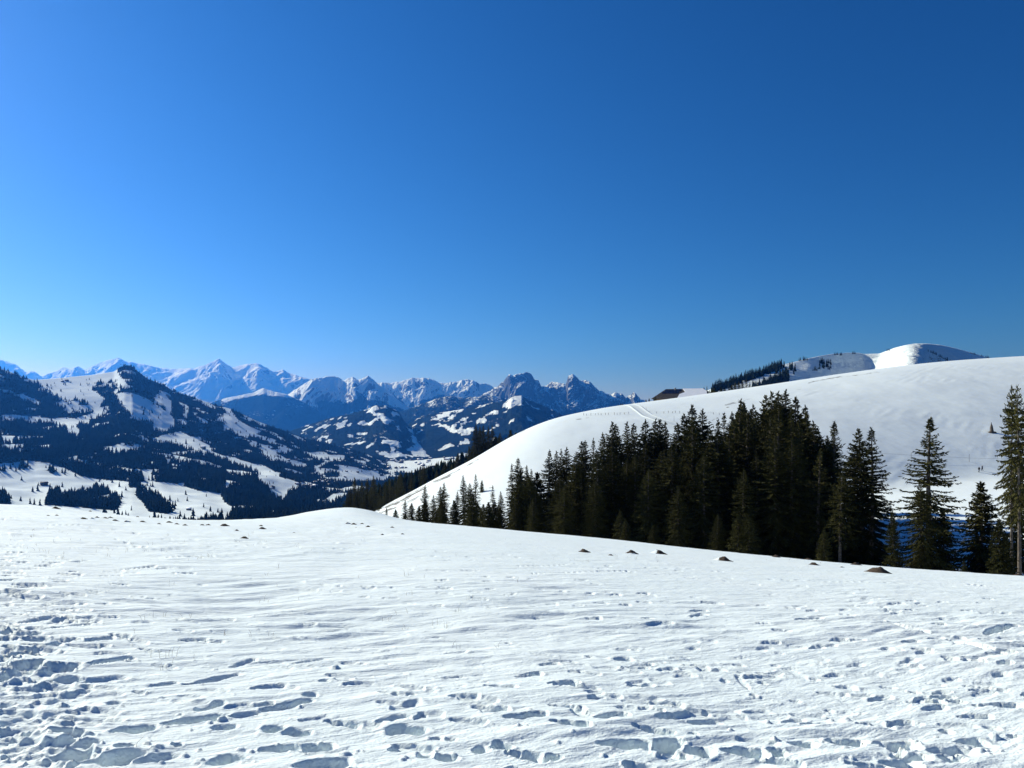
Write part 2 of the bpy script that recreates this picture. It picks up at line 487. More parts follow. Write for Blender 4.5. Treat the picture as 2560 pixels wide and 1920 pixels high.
panel(640, 1440, [(280, 740, 600, 690), (740, 720, 940, 740), (540, 910, 640, 910), (690, 890, 840, 890), (400, 1030, 540, 1020), (0, 1160, 480, 1070), (1000, 640, 1052, 640, 'h'),
    (1103, 665, 1177, 670, 'h'), (1103, 738, 1162, 740, 'h'), (1122, 805, 1188, 805, 'h'), (1168, 1000, 1242, 1008, 'h'), (1293, 1008, 1387, 1012, 'h'), (1315, 1092, 1387, 1097, 'h'),
    (1400, 1195, 1482, 1205, 'h'), (60, 1310, 240, 1330, 'B'), (260, 1340, 460, 1370), (1130, 1340, 1460, 1350, 'B'), (0, 1500, 380, 1490), (400, 1490, 680, 1500, 'r'), (1160, 1540, 1310, 1510),
    (1390, 1570, 1540, 1590, 'B'), (1560, 1590, 1740, 1610), (1870, 1530, 2010, 1520), (2040, 1500, 2212, 1510, 'r'), (640, 1640, 760, 1640), (890, 160, 975, 158), (1090, 172, 1230, 175),
    (1270, 205, 1370, 220), (1510, 230, 1620, 240), (1640, 240, 1710, 240, 's'), (1990, 245, 2060, 245), (1400, 290, 1480, 285, 's'), (920, 95, 1030, 97), (635, 112, 740, 118), (690, 83, 750, 83),
    (260, 95, 540, 100, 'r'), (445, 180, 490, 180, 'h'), (505, 245, 557, 245, 'h'), (590, 258, 642, 258, 'h'), (620, 300, 672, 303, 'h'), (675, 328, 727, 332, 'h'), (772, 428, 832, 430, 'h'),
    (858, 440, 912, 440, 'h'), (892, 485, 942, 487, 'h'), (380, 390, 530, 385), (590, 373, 700, 375, 's'), (1220, 455, 1330, 460), (1360, 478, 1460, 485, 's'), (1480, 490, 1600, 492),
    (2100, 540, 2212, 540), (1150, 90, 1200, 92), (1380, 97, 1490, 97), (1560, 95, 1690, 105), (25, 228, 100, 225), (205, 505, 310, 500, 's'), (330, 510, 400, 507, 's'), (330, 560, 420, 555, 's'),
    (360, 620, 460, 610, 's'), (0, 695, 70, 695), (1140, 885, 1370, 865, 's'), (1640, 870, 1830, 845, 's'), (1850, 920, 2000, 880, 's'), (1530, 1415, 1610, 1420, 's'), (1650, 1435, 1720, 1440, 's'),
    (800, 1290, 1080, 1310, 's')])
panel(1280, 1440, [(150, 240, 220, 240), (290, 220, 400, 225), (525, 245, 615, 248), (710, 225, 830, 230), (940, 243, 1025, 242), (1070, 215, 1200, 225), (640, 147, 710, 148), (830, 160, 940, 160),
    (1060, 152, 1190, 152), (210, 118, 270, 118), (415, 133, 465, 133), (150, 338, 250, 335), (640, 358, 775, 362), (1125, 362, 1220, 363), (1160, 430, 1380, 410, 's'), (1530, 300, 1680, 290, 'r'),
    (1530, 340, 1660, 320, 'r'), (1620, 220, 1830, 240, 'r'), (1680, 440, 1830, 460), (510, 462, 600, 465, 's'), (600, 490, 750, 495, 's'), (270, 460, 420, 470, 's'), (890, 605, 1010, 605),
    (1030, 610, 1100, 620), (625, 670, 720, 675), (890, 700, 1030, 690, 'B'), (240, 750, 400, 735), (160, 840, 270, 830, 'B'), (1240, 710, 1490, 700, 's'), (1430, 800, 1560, 810, 's'),
    (1600, 790, 1710, 790), (1940, 820, 2010, 830), (1780, 885, 1890, 890), (2040, 1005, 2130, 1020), (1190, 880, 1350, 920, 's'), (850, 1040, 960, 1040, 's'), (510, 1210, 690, 1220, 's'),
    (720, 1250, 860, 1270, 's'), (700, 1500, 1180, 1490, 'B'), (90, 1580, 260, 1580), (290, 1590, 440, 1600), (1560, 1570, 1740, 1550, 'r'), (1790, 1540, 2180, 1560, 'B'), (0, 1560, 50, 1560, 'r'),
    (1530, 1400, 1600, 1405, 's'), (1890, 620, 1970, 630, 's'), (2090, 630, 2212, 640, 's'), (1330, 580, 1440, 580, 's'), (1450, 570, 1610, 560, 's'), (1640, 550, 1770, 560, 's'), (1510, 605, 1610, 605),
    (1630, 730, 1790, 730, 's'), (1900, 745, 2010, 750), (2110, 900, 2212, 910), (1950, 850, 2050, 960, 't'), (0, 560, 210, 565, 't'), (220, 550, 340, 560, 't'), (1280, 1265, 1960, 1150, 's')])
panel(1920, 1440, [(520, 1430, 860, 1450, 'B'), (560, 1470, 800, 1480, 'B'), (0, 1550, 180, 1560, 'B'), (1030, 1530, 1190, 1550, 'B'), (1590, 1460, 1900, 1440, 'B'), (210, 1480, 420, 1480), (850, 1240, 1060, 1310, 's'),
    (1110, 1240, 1280, 1270), (1470, 1330, 1620, 1360), (1860, 1320, 2020, 1340), (2080, 1400, 2170, 1400), (1720, 1570, 1800, 1580, 's'), (1500, 1610, 1670, 1610), (960, 940, 1100, 955),
    (1220, 1000, 1320, 1010, 'r'), (600, 940, 780, 960, 'r'), (340, 870, 450, 880), (470, 980, 780, 1100, 's'), (175, 1055, 290, 1060), (480, 1125, 580, 1140), (10, 740, 110, 755), (0, 800, 60, 805),
    (400, 710, 530, 715, 's'), (710, 755, 830, 770, 's'), (50, 655, 160, 665, 's'), (1870, 500, 2060, 460, 'B'), (2060, 465, 2160, 450, 'B'), (1950, 680, 2130, 690), (1470, 550, 1530, 560),
    (1250, 650, 1420, 665), (1190, 725, 1310, 735, 's'), (1500, 725, 1610, 730, 's'), (1700, 730, 1870, 740, 's'), (590, 550, 720, 565), (40, 470, 190, 490), (240, 380, 460, 360, 'r'),
    (920, 385, 1020, 395, 'r'), (1430, 425, 1530, 430), (1700, 440, 1790, 445), (660, 145, 740, 150), (810, 200, 890, 195, 's'), (960, 258, 1030, 260), (1865, 195, 1940, 198), (1690, 65, 1900, 88, 'r'),
    (0, 30, 430, 45, 't'), (440, 47, 860, 48, 't'), (1000, 55, 1300, 65, 't'), (1310, 68, 1700, 85, 't'), (1560, 1100, 1700, 1110), (1780, 1150, 1850, 1150, 's'), (150, 270, 270, 280), (620, 330, 740, 345),
    (120, 760, 330, 880, 's'), (1040, 410, 1410, 500, 's'), (1540, 560, 1930, 670, 's'), (1120, 810, 1260, 815, 's')])
# ski lines and drift lips in the middle distance
panel(1200, 1000, [(0, 1465, 420, 1490, 't'), (440, 1500, 720, 1490, 't'), (720, 1488, 1280, 1482, 't'), (1330, 1485, 1850, 1520, 't'), (1940, 1530, 2212, 1540, 't'), (300, 1435, 740, 1425, 't'),
    (1040, 1435, 1160, 1438, 't'), (1420, 1450, 1850, 1465, 't'), (1970, 1478, 2110, 1480, 't'), (30, 1575, 110, 1577, 's')])
panel(0, 1240, [(700, 255, 380, 250, 't'), (1000, 432, 1270, 435), (590, 442, 730, 436, 't'), (810, 432, 910, 432, 't'), (350, 545, 610, 545), (600, 570, 770, 545), (1010, 577, 1210, 562, 's'),
    (1020, 630, 1350, 612), (1360, 628, 1450, 626), (840, 688, 1060, 685), (1050, 664, 1200, 662, 's'), (1480, 675, 1690, 670), (1430, 520, 1850, 505, 'r'), (970, 527, 1010, 528), (110, 540, 200, 530),
    (150, 487, 190, 487), (60, 420, 110, 420), (40, 382, 90, 384), (120, 350, 150, 350), (20, 470, 80, 472), (10, 515, 90, 515), (150, 580, 240, 580), (440, 578, 540, 576), (200, 705, 370, 700),
    (410, 752, 620, 748), (60, 795, 120, 795), (110, 803, 270, 797), (590, 657, 670, 657), (640, 680, 720, 680), (130, 640, 200, 640), (270, 608, 440, 604), (0, 600, 130, 600), (90, 555, 160, 555),
    (1040, 770, 1130, 768), (1700, 752, 1790, 750), (1140, 320, 1220, 328), (980, 370, 1070, 372), (1070, 400, 1130, 400), (1620, 420, 1660, 420), (0, 180, 60, 183), (30, 215, 70, 216), (80, 205, 130, 206)])
# trampled ground at the left edge: tracks of people walking up out of the frame
tr = random.Random(12)
for k in range(200):
    px = abs(tr.gauss(0, 1)) * 150 - 60
    py = tr.uniform(1275, 1915)
    if px > 430 * (0.35 + 0.65 * (py - 1270) / 650.0): continue
    X0, Y0 = field_pick(px, py)
    an = math.radians(tr.gauss(28, 30)); L = tr.uniform(0.05, 0.16)
    stamp(X0 - L * math.cos(an), Y0 - L * math.sin(an), X0 + L * math.cos(an), Y0 + L * math.sin(an),
          tr.uniform(0.05, 0.085), tr.uniform(0.02, 0.055), 0.25, 0.5, seed=k)
# trampled edge along the bottom of the view
for k in range(16):
    px = tr.uniform(-60, 2620); py = tr.uniform(1860, 1990)
    X0, Y0 = field_pick(px, py)
    an = math.radians(tr.gauss(5, 35)); L = tr.uniform(0.04, 0.15)
    stamp(X0 - L * math.cos(an), Y0 - L * math.sin(an), X0 + L * math.cos(an), Y0 + L * math.sin(an),
          tr.uniform(0.05, 0.09), tr.uniform(0.02, 0.07), 0.3, 0.6, seed=k + 400)
# faint walking lines crossing the field
for k in range(46):
    px, py = tr.uniform(200, 2500), 1330 + 520 * tr.random() ** 1.4
    X0, Y0 = field_pick(px, py)
    if CX + F * X0 / Y0 > 1200 and py < 1420: continue
    an = math.radians(tr.uniform(-25, 40))
    for s in range(tr.randint(4, 9)):
        fx = X0 + math.cos(an) * 0.68 * s + (0.1 if s % 2 else -0.1) * math.sin(an)
        fy = Y0 + math.sin(an) * 0.68 * s - (0.1 if s % 2 else -0.1) * math.cos(an)
        stamp(fx - 0.1 * math.cos(an), fy - 0.1 * math.sin(an), fx + 0.1 * math.cos(an), fy + 0.1 * math.sin(an), 0.06, tr.uniform(0.015, 0.04), 0.25, 0.35, seed=k * 9 + s)
# old shallow prints scattered over the whole slope
for k in range(300):
    px, py = tr.uniform(0, 2560), 1310 + 500 * tr.random() ** 1.15
    X0, Y0 = field_pick(px, py)
    if py < float(crest_y(px)) + 20 or (px > 1000 and py < float(crest_y(px)) + 55): continue
    an = math.radians(tr.uniform(-35, 55)); L = tr.uniform(0.03, 0.13)
    stamp(X0 - L * math.cos(an), Y0 - L * math.sin(an), X0 + L * math.cos(an), Y0 + L * math.sin(an), tr.uniform(0.04, 0.075), tr.uniform(0.008, 0.03), 0.3, 0.6, seed=k + 900)
# loose lumps of kicked-up snow
def lump(X0, Y0, rad, h):
    i0, i1 = np.searchsorted(ROWS, Y0 - rad * 1.4), np.searchsorted(ROWS, Y0 + rad * 1.4)
    j0, j1 = np.searchsorted(U, (X0 - rad * 1.5) / Y0), np.searchsorted(U, (X0 + rad * 1.5) / Y0)
    if i1 <= i0 or j1 <= j0: return
    sx, sy = XX[i0:i1, j0:j1], YY[i0:i1, j0:j1]
    d = np.hypot(sx - X0, sy - Y0) / rad * (1 + 0.5 * gn(sx / rad, sy / rad, 71))
    relief[i0:i1, j0:j1] += h * np.sqrt(np.clip(1 - d * d, 0, 1))
for k in range(240):
    if k % 2: px, py = abs(tr.gauss(0, 1)) * 260, tr.uniform(1480, 1915)
    else: px, py = tr.uniform(0, 2560), 1915 - abs(tr.gauss(0, 1)) * 60
    X0, Y0 = field_pick(px, min(py, 1990))
    r = tr.uniform(0.008, 0.024) * (1 if tr.random() < 0.9 else 1.8)
    lump(X0, Y0, r, r * tr.uniform(0.5, 0.9))

ZZ = ZZ + relief
me = grid_mesh('snowfield', XX, YY, ZZ)
o = obj('snowfield', me, M_FIELD)
tag(o, 'trampled white snowfield with footprints and wind ripples sloping away in front', 'snow', kind='structure')

# ------------------------------------------------------------------ white hill to the right
hill_y = itp([(300, 1760), (700, 1440), (800, 1370), (870, 1325), (933, 1281), (960, 1262), (1018, 1236), (1061, 1212), (1099, 1190), (1134, 1173), (1177, 1152), (1214, 1130), (1249, 1107),
              (1278, 1091), (1322, 1069), (1365, 1052), (1405, 1040), (1452, 1031), (1510, 1019), (1600, 1007), (1750, 987), (1900, 965), (2000, 950), (2100, 935), (2200, 921),
              (2300, 909), (2400, 900), (2560, 890), (2800, 880), (3400, 880)])
_hy = _smooth(hill_y(_xs))
_hill_Yc = itp([(300, 200), (930, 230), (1000, 245), (1300, 300), (1600, 352), (2000, 405), (2560, 430), (3400, 440)])
_hill_Yb = itp([(300, 100), (930, 110), (1000, 120), (1200, 140), (1600, 165), (2000, 200), (2300, 225), (3400, 235)])
_hill_zb = itp([(300, -75), (930, -42), (1000, -37), (1200, -31), (1600, -28), (2000, -23), (2300, -20.5), (2560, -19.5), (3400, -18)])

def _broad(fn):
    v = np.convolve(np.pad(fn(_xs), 60, 'edge'), _kb, 'valid')
    return lambda x: np.interp(x, _xs, v)
hill_Yc, hill_Yb, hill_zb = _broad(_hill_Yc), _broad(_hill_Yb), _broad(_hill_zb)

def hill_z(u, Y):
    x = CX + F * u
    tc = (HY - np.interp(x, _xs, _hy)) / F
    Yc = hill_Yc(x); Yb = hill_Yb(x); zb = hill_zb(x)
    Qb = tc * Yb - zb
    s = (Yc - Y) / (Yc - Yb)
    q = np.where(Y < Yc, Qb * np.clip(s, 0, None) ** 1.55, 0.0016 * (Y - Yc) ** 2)
    z = tc * Y - q
    k = 3.0
    zb = zb - 0.4 * np.maximum(Y - Yc + 40, 0)
    return 0.5 * (z + zb + np.sqrt((z - zb) ** 2 + k * k)), Yc

hu = np.concatenate([np.linspace(-0.33, -0.26, 8), np.linspace(-0.255, 0.74, 500), np.linspace(0.745, 1.1, 24)])
hr = np.concatenate([np.linspace(55, 120, 60), np.linspace(121, 460, 230), np.linspace(463, 700, 30)])
HU, HR = np.meshgrid(hu, hr)
HX = HU * HR
HZ, HYC = hill_z(HU, HR)
henv = np.clip((HYC - HR) / 60.0, 0.05, 1)
HZ += (0.8 * fbm(HX / 70.0, HR / 70.0, 3, 81) + 0.16 * fbm(HX / 14.0, HR / 20.0, 3, 85)) * henv
_c, _s = math.cos(0.8), math.sin(0.8)
HZ += 0.13 * sstep(0.0, 0.35, fbm(HX / 30.0, HR / 30.0, 2, 89)) * gn((HX * _c + HR * _s + 3 * gn(HX / 9.0, HR / 9.0, 88)) / 14.0, (-HX * _s + HR * _c) / 2.2, 87) * sstep(1700, 2000, CX + F * HU) * henv
hx = CX + F * HU; hy = HY - F * HZ / HR
gj = fbm(HX / 9.0, HR / 16.0, 3, 91)
grass = np.zeros_like(HX)
def gpatch(x0, y0, x1, y1, w, s):
    global grass
    dx, dy = x1 - x0, y1 - y0
    t = np.clip(((hx - x0) * dx + (hy - y0) * dy) / (dx * dx + dy * dy), 0, 1)
    d = np.hypot(hx - x0 - t * dx, (hy - y0 - t * dy) * 1.0) / w
    grass = np.maximum(grass, s * np.clip(1 - d, 0, 1))
for a in [(2020, 957, 2100, 942, 5, .72), (2080, 946, 2200, 930, 4, .6), (1990, 974, 2008, 973, 4, .6), (1812, 1012, 1862, 1003, 6, .68), (1812, 1021, 1822, 1018, 4, .7), (1845, 1000, 1880, 997, 4, .6),
          (1650, 1007, 1690, 1002, 4, .5), (1780, 1050, 1795, 1045, 3, .8), (1440, 1049, 1475, 1044, 4, .6), (1300, 1082, 1312, 1076, 4, .7), (1160, 1168, 1195, 1148, 6, .65), (1120, 1188, 1150, 1172, 6, .75),
          (1085, 1205, 1125, 1187, 8, .8), (1060, 1222, 1100, 1200, 8, .7), (1015, 1245, 1060, 1220, 9, .85), (965, 1268, 1020, 1244, 9, .85), (1005, 1262, 1050, 1240, 9, .7), (1020, 1280, 1070, 1258, 9, .55),
          (940, 1285, 990, 1268, 8, .75), (1200, 1228, 1232, 1218, 5, .7), (2420, 1168, 2470, 1163, 4, .25), (1990, 1000, 2200, 985, 4, .3), (1700, 1000, 1760, 992, 3, .45)]:
    gpatch(*a)
me = grid_mesh('snow_hill', HX, HR, HZ, {'grass': grass})
o = obj('snow_hill', me, M_HILL)
tag(o, 'smooth white snow hill rising to the right behind the spruces', 'hill', kind='structure')

def ground_z(X, Y):
    u = X / Y
    z = float(field_z(np.float64(u), np.float64(Y)))
    if u > -0.33 and 55 < Y < 700:
        z = max(z, float(hill_z(np.float64(u), np.float64(Y))[0]))
    return z

def hill_pick(x, y):
    """point of the hill sheet seen at photo pixel (x, y): nearest depth where the sight line meets it"""
    j = int(np.clip(np.searchsorted(hu, (x - CX) / F), 0, len(hu) - 1))
    col = hy[:, j]; rows = np.where(hr > 118)[0]
    for i in rows:
        if col[i] <= y and hr[i] <= HYC[i, j] + 2:
            return hu[j] * hr[i], hr[i], HZ[i, j]
    i = int(np.argmin(np.abs(hr - HYC[0, j])))
    return hu[j] * hr[i], hr[i], HZ[i, j]

# ------------------------------------------------------------------ valley and forested hillside to the left
def Zp(ox, oy, pts):
    return [(ox + a / 3.456, oy + b / 3.456) for a, b in pts]

side_y = itp([(-500, 850), (-250, 880), (0, 921), (29, 931), (58, 943), (87, 950), (140, 946), (232, 937), (285, 929), (300, 918), (312, 914), (330, 916), (344, 928), (370, 948), (405, 961), (434, 978),
              (492, 996), (535, 1011), (579, 1023), (603, 1034), (647, 1055), (705, 1075), (763, 1096), (820, 1108), (878, 1124), (936, 1141), (965, 1152), (1000, 1153), (1060, 1149), (1120, 1143), (1200, 1140), (1330, 1140)])
side_Yr = itp([(-500, 2500), (0, 2900), (325, 3500), (640, 3700), (1000, 4600), (1330, 4800)])
sx_ = np.linspace(-450, 1320, 500)
st_ = np.concatenate([np.linspace(0, 1, 300), np.linspace(1.02, 1.35, 14)])
SXp, ST = np.meshgrid(sx_, st_)
SU = (SXp - CX) / F
sYr = side_Yr(SXp); sy_r = side_y(SXp)
Ys0 = np.interp(SXp, [600, 900], [850, 700]); y0 = np.interp(SXp, [-450, 600, 1320], [1350, 1350, 1330])
tf = np.minimum(ST, 1)
SY = Ys0 + (sYr - Ys0) * np.where(ST <= 1, tf ** 1.18, ST)
bench = 0.035 * np.sin(tf * 15 + 2.5 * fbm(SXp / 260.0, tf * 2, 2, 101)) + 0.05 * fbm(SXp / 180.0, tf * 3.0, 2, 103)
ty = np.clip(tf + bench * np.sin(np.pi * tf), 0, 1)
sypx = y0 + (sy_r - y0) * ty
SZ = zpix(sypx, SY)
SX = SU * SY
back = np.clip(ST - 1, 0, 1)
SZ -= back * 700
env = np.sin(np.pi * np.clip(tf, 0, 1)) ** 0.7
SZ += env * (16 * fbm(SX / 420.0, SY / 520.0, 3, 105) + 5 * fbm(SX / 90.0, SY / 120.0, 2, 107))
spx = CX + F * SX / SY; spy = HY - F * SZ / SY

A, B2 = (0, 860), (560, 860)
meadow = [
    (A, [(300, 310), (500, 285), (800, 258), (1010, 225), (1000, 290), (930, 330), (1010, 400), (870, 330), (830, 330), (800, 400), (870, 450), (900, 470), (860, 560), (750, 510), (640, 480), (560, 500), (430, 420), (340, 360)]),
    (A, [(1000, 240), (1060, 300), (1100, 350), (1050, 390), (960, 340)]),
    (A, [(980, 430), (1100, 420), (1200, 440), (1290, 480), (1400, 560), (1480, 620), (1510, 660), (1500, 720), (1420, 760), (1330, 740), (1320, 690), (1130, 640), (1080, 570), (1040, 510)]),
    (A, [(1330, 440), (1400, 430), (1480, 490), (1490, 600), (1440, 600), (1420, 540), (1330, 510)]),
    (A, [(1300, 830), (1420, 780), (1560, 760), (1640, 800), (1800, 870), (1830, 930), (1960, 980), (2150, 1020), (2212, 1060), (2212, 1100), (2050, 1050), (1930, 1000), (1800, 950), (1600, 900), (1480, 860)]),
    (A, [(110, 440), (200, 430), (300, 470), (370, 530), (280, 510), (180, 490)]),
    (A, [(0, 615), (110, 610), (300, 630), (440, 650), (560, 640), (770, 650), (770, 700), (690, 690), (640, 690), (690, 740), (680, 790), (600, 790), (560, 720), (420, 690), (200, 650), (30, 680)]),
    (A, [(0, 800), (60, 795), (330, 800), (300, 820), (60, 820)]), (A, [(10, 870), (200, 860), (200, 890), (110, 910), (20, 910)]), (A, [(300, 880), (430, 870), (440, 900), (330, 905)]),
    (A, [(880, 890), (1050, 870), (1190, 890), (1200, 930), (1130, 940), (960, 945), (900, 930)]), (A, [(1250, 930), (1450, 950), (1620, 980), (1560, 1000), (1400, 970)]),
    (A, [(-900, 1030), (0, 1030), (230, 1010), (430, 1030), (560, 1080), (700, 1150), (900, 1180), (1100, 1190), (1300, 1190), (1500, 1200), (1700, 1260), (1900, 1290), (1930, 1360), (2030, 1440), (1950, 1520), (1400, 1600), (-900, 1600)]),
    (A, [(500, 1000), (600, 990), (720, 1000), (880, 1030), (870, 1050)]), (A, [(960, 1060), (1100, 1080), (1240, 1090), (1380, 1080), (1370, 1110), (1250, 1130), (1050, 1110)]),
    (A, [(1690, 470), (1780, 490), (1860, 540), (1850, 560), (1760, 530)]), (A, [(1540, 500), (1620, 530), (1620, 640), (1590, 640), (1590, 550)]), (A, [(1950, 720), (2080, 700), (2200, 760), (2212, 800), (2050, 790)]),
    (B2, [(0, 970), (100, 980), (190, 1030), (330, 1040), (470, 1120), (480, 1150), (600, 1180), (700, 1210), (720, 1220), (550, 1290), (400, 1260), (290, 1180), (280, 1100), (190, 1060), (60, 1020)]),
    (B2, [(720, 940), (870, 930), (900, 960), (1040, 960), (1030, 1000), (930, 990), (800, 1000), (740, 970)]),
    (B2, [(950, 1040), (1100, 1060), (1190, 1080), (1330, 1100), (1350, 1140), (1450, 1130), (1400, 1170), (1150, 1190), (1050, 1190), (830, 1150), (990, 1150), (1000, 1090)]),
    (B2, [(450, 985), (600, 1000), (720, 1040), (700, 1070), (600, 1050)]), (B2, [(390, 1260), (480, 1270), (560, 1290), (520, 1360), (430, 1330)]), (B2, [(820, 1370), (950, 1290), (1070, 1280), (1020, 1330), (900, 1390)]),
    (B2, [(0, 540), (60, 560), (100, 640), (200, 700), (310, 750), (290, 770), (150, 750), (60, 720), (0, 760)]), (B2, [(1390, 960), (1500, 960), (1900, 960), (2200, 960), (2200, 1100), (1900, 1080), (1640, 1110), (1500, 1110), (1420, 1060)]),
    (B2, [(240, 640), (300, 650), (370, 690), (360, 720), (290, 690)]), (B2, [(1120, 990), (1220, 1010), (1220, 1040), (1130, 1020)]), (B2, [(220, 840), (270, 860), (270, 890), (210, 880)]),
]
clump = [(A, [(380, 1390), (400, 1330), (440, 1280), (480, 1270), (530, 1330), (600, 1300), (780, 1285), (800, 1240), (900, 1260), (1000, 1315), (1050, 1320), (1040, 1380), (990, 1440), (760, 1420)]),
         (A, [(1110, 1240), (1110, 1195), (1200, 1195), (1210, 1245)]), (A, [(1160, 1300), (1220, 1250), (1350, 1300), (1400, 1360), (1440, 1410), (1520, 1430), (1450, 1470), (1290, 1450), (1240, 1380)]),
         (A, [(-300, 1250), (0, 1275), (50, 1310), (80, 1385), (-300, 1400)]), (A, [(380, 1090), (440, 1080), (470, 1120), (460, 1145), (390, 1130)]), (A, [(160, 1050), (240, 1050), (240, 1075), (165, 1075)])]
jx = 4.5 * fbm(SX / 110.0, SY / 150.0, 3, 111); jy = 3.0 * fbm(SX / 110.0, SY / 150.0, 3, 113)
wood = np.ones_like(SX)
for (off, pts) in meadow:
    wood[in_poly(spx + jx, spy + jy, Zp(*off, pts))] = 0.0
for (off, pts) in clump:
    wood[in_poly(spx + jx * 0.5, spy + jy * 0.5, Zp(*off, pts))] = 1.0
gaps = fbm(SX / 75.0, SY / 190.0, 3, 117) + 0.35 * fbm(SX / 400.0, SY / 500.0, 2, 118)
wood_d = wood * (1 - 0.92 * sstep(0.18, 0.30, gaps))            # glades inside the woods
M_SIDE = mat_terrain('hillside', 0.006, 0.35, 0.55, 4.0, fsharp=0.2, edge=0.5)  # ground under the trees is painted dark, for the shade on its snow
me = grid_mesh('hillside', SX, SY, SZ, {'forest': wood_d * 0.82})
o = obj('hillside', me, M_SIDE)
tag(o, 'broad wooded hillside with snowy clearings falling to the valley at left', 'hillside', kind='structure')

def side_pick(x, y):
    j = int(np.clip(round((x - sx_[0]) / (sx_[1] - sx_[0])), 0, len(sx_) - 1))
    col = spy[:300, j]
    i = int(np.argmax(col <= y)) if (col <= y).any() else 299
    return SX[i, j], SY[i, j], SZ[i, j]

# slope with dense woods between the white hill and the valley
slope_y = itp([(700, 1420), (800, 1345), (850, 1315), (890, 1290), (950, 1252), (1040, 1214), (1110, 1192), (1162, 1167), (1210, 1142), (1290, 1108), (1450, 1060)])
dx_ = np.linspace(700, 1450, 160)
dt_ = np.concatenate([np.linspace(0, 1, 60), np.linspace(1.05, 1.6, 12)])
DXp, DT = np.meshgrid(dx_, dt_)
DYr = np.interp(DXp, [700, 1000, 1450], [520, 640, 760])
DY = 235 + (DYr - 235) * DT
dys = slope_y(DXp) + np.where(DT < 1, 55 * (1 - DT) ** 1.5, 0)
DZ = zpix(dys, DY) - np.clip(DT - 1, 0, 1) * 160
DX = (DXp - CX) / F * DY
DZ += 1.5 * fbm(DX / 60.0, DY / 60.0, 3, 121) * np.clip(1 - DT, 0.2, 1)
dwood = sstep(-0.45, -0.1, fbm(DX / 70.0, DY / 90.0, 2, 123))
me = grid_mesh('wooded_slope', DX, DY, DZ, {'forest': dwood * 0.8})
o = obj('wooded_slope', me, M_SIDE)
tag(o, 'steep wooded slope dropping to the valley behind the white hill', 'slope', kind='structure')

# ------------------------------------------------------------------ mountain ranges
def ridge_sheet(name, label, sil, Yr, Yf, yfoot, nx, ny, seed, spur, amp, gam=1.25, jag=1.0, forest=None, mat=None, xpad=0, wander=0.04, envp=0.8):
    s = np.array(sil, float)
    x = np.linspace(s[0, 0] - xpad, s[-1, 0] + xpad, nx)
    ys = np.interp(x, s[:, 0], s[:, 1]) + jag * 1.5 * fbm(x / 14.0, np.zeros_like(x) + seed, 4, seed, 0.6)
    t = np.concatenate([np.linspace(0, 1, ny), np.linspace(1.03, 1.4, 12)])
    X1, T = np.meshgrid(x, t)
    ysg = np.broadcast_to(ys, X1.shape)
    yr = Yr * (1 + wander * fbm(X1 / 90.0, X1 * 0 + 3.3, 1, seed + 3))
    Yv = Yf + (yr - Yf) * T
    zr = zpix(ysg, yr); zf = zpix(yfoot, Yf)
    tf = np.minimum(T, 1)
    Xv = (X1 - CX) / F * Yv
    Zv = zf + (zr - zf) * tf ** gam
    Zv -= (zr - zf) * np.clip(T - 1, 0, 1) * 1.6
    env = np.where(T < 1, np.sin(np.pi * tf ** 1.4) ** envp, 0.0)
    wx = spur * 0.35 * fbm(Xv / spur, Yv / spur, 2, seed + 5)
    rn = ridged((Xv + wx) / spur, (Yv + wx) / (spur * 2.2), 6, seed + 9, 0.58)
    Zv += (rn - 0.55) * 2.0 * amp * (zr - zf) * env
    lim = zpix(ysg, Yv)                       # nothing in front of the ridge stands above its skyline
    Zv = np.where(T < 1, np.minimum(Zv, lim - 0.003 * (zr - zf) * (1 - tf)), Zv)
    px = CX + F * Xv / Yv; py = HY - F * Zv / Yv
    fo = forest(px, py, Xv, Yv) if forest else np.zeros_like(Xv)
    for _ in range(3):                        # soften the wood edges so that the shader can fray them
        p = np.pad(fo, 1, 'edge')
        fo = (p[:-2, 1:-1] + p[2:, 1:-1] + p[1:-1, :-2] + p[1:-1, 2:] + 2 * p[1:-1, 1:-1]) / 6
    me = grid_mesh(name, Xv, Yv, Zv, {'forest': fo})
    o = obj(name, me, mat)
    tag(o, label, 'mountain', kind='structure')
    return o

M_ALP = mat_terrain('alpine_snow', 0.0035, 0.40, 0.50, 70.0, rockc=(0.12, 0.125, 0.14), rough_noise=0.7)
M_CRAG = mat_terrain('crag', 0.006, 0.18, 0.30, 60.0, rockc=(0.115, 0.135, 0.155), rough_noise=0.8)
M_MID = mat_terrain('mid_mountain', 0.005, 0.42, 0.54, 45.0, fsharp=0.15, edge=1.5, rough_noise=0.4)
M_LOW = mat_terrain('low_mountain', 0.006, 0.7, 0.9, 14.0, fsharp=0.12, edge=1.7)
M_NEARPEAK = mat_terrain('near_peak', 0.03, 0.52, 0.60, 9.0, rockc=(0.14, 0.12, 0.10), rough_noise=0.95)

def below(yline, soft=14.0, nz=10.0, ns=500.0, seed=200, gaps=0.0):
    f = itp(yline)
    def fn(px, py, X, Y):
        m = sstep(-soft, soft, py - f(px) + nz * 2 * fbm(X / ns, Y / ns, 4, seed))
        if gaps: m = m * (1 - gaps * sstep(0.2, 0.38, fbm(X / (ns * 0.9), Y / (ns * 1.4), 3, seed + 5)))
        return m
    return fn

def with_meadows(base, polys, off):
    def fn(px, py, X, Y):
        m = base(px, py, X, Y)
        jx = 12 * fbm(X / 110.0, Y / 260.0, 5, 301, 0.7); jy = 8 * fbm(X / 110.0, Y / 260.0, 5, 303, 0.7)
        for p in polys: m[in_poly(px + jx, py + jy, Zp(*off, p))] = 0.05
        return m
    return fn

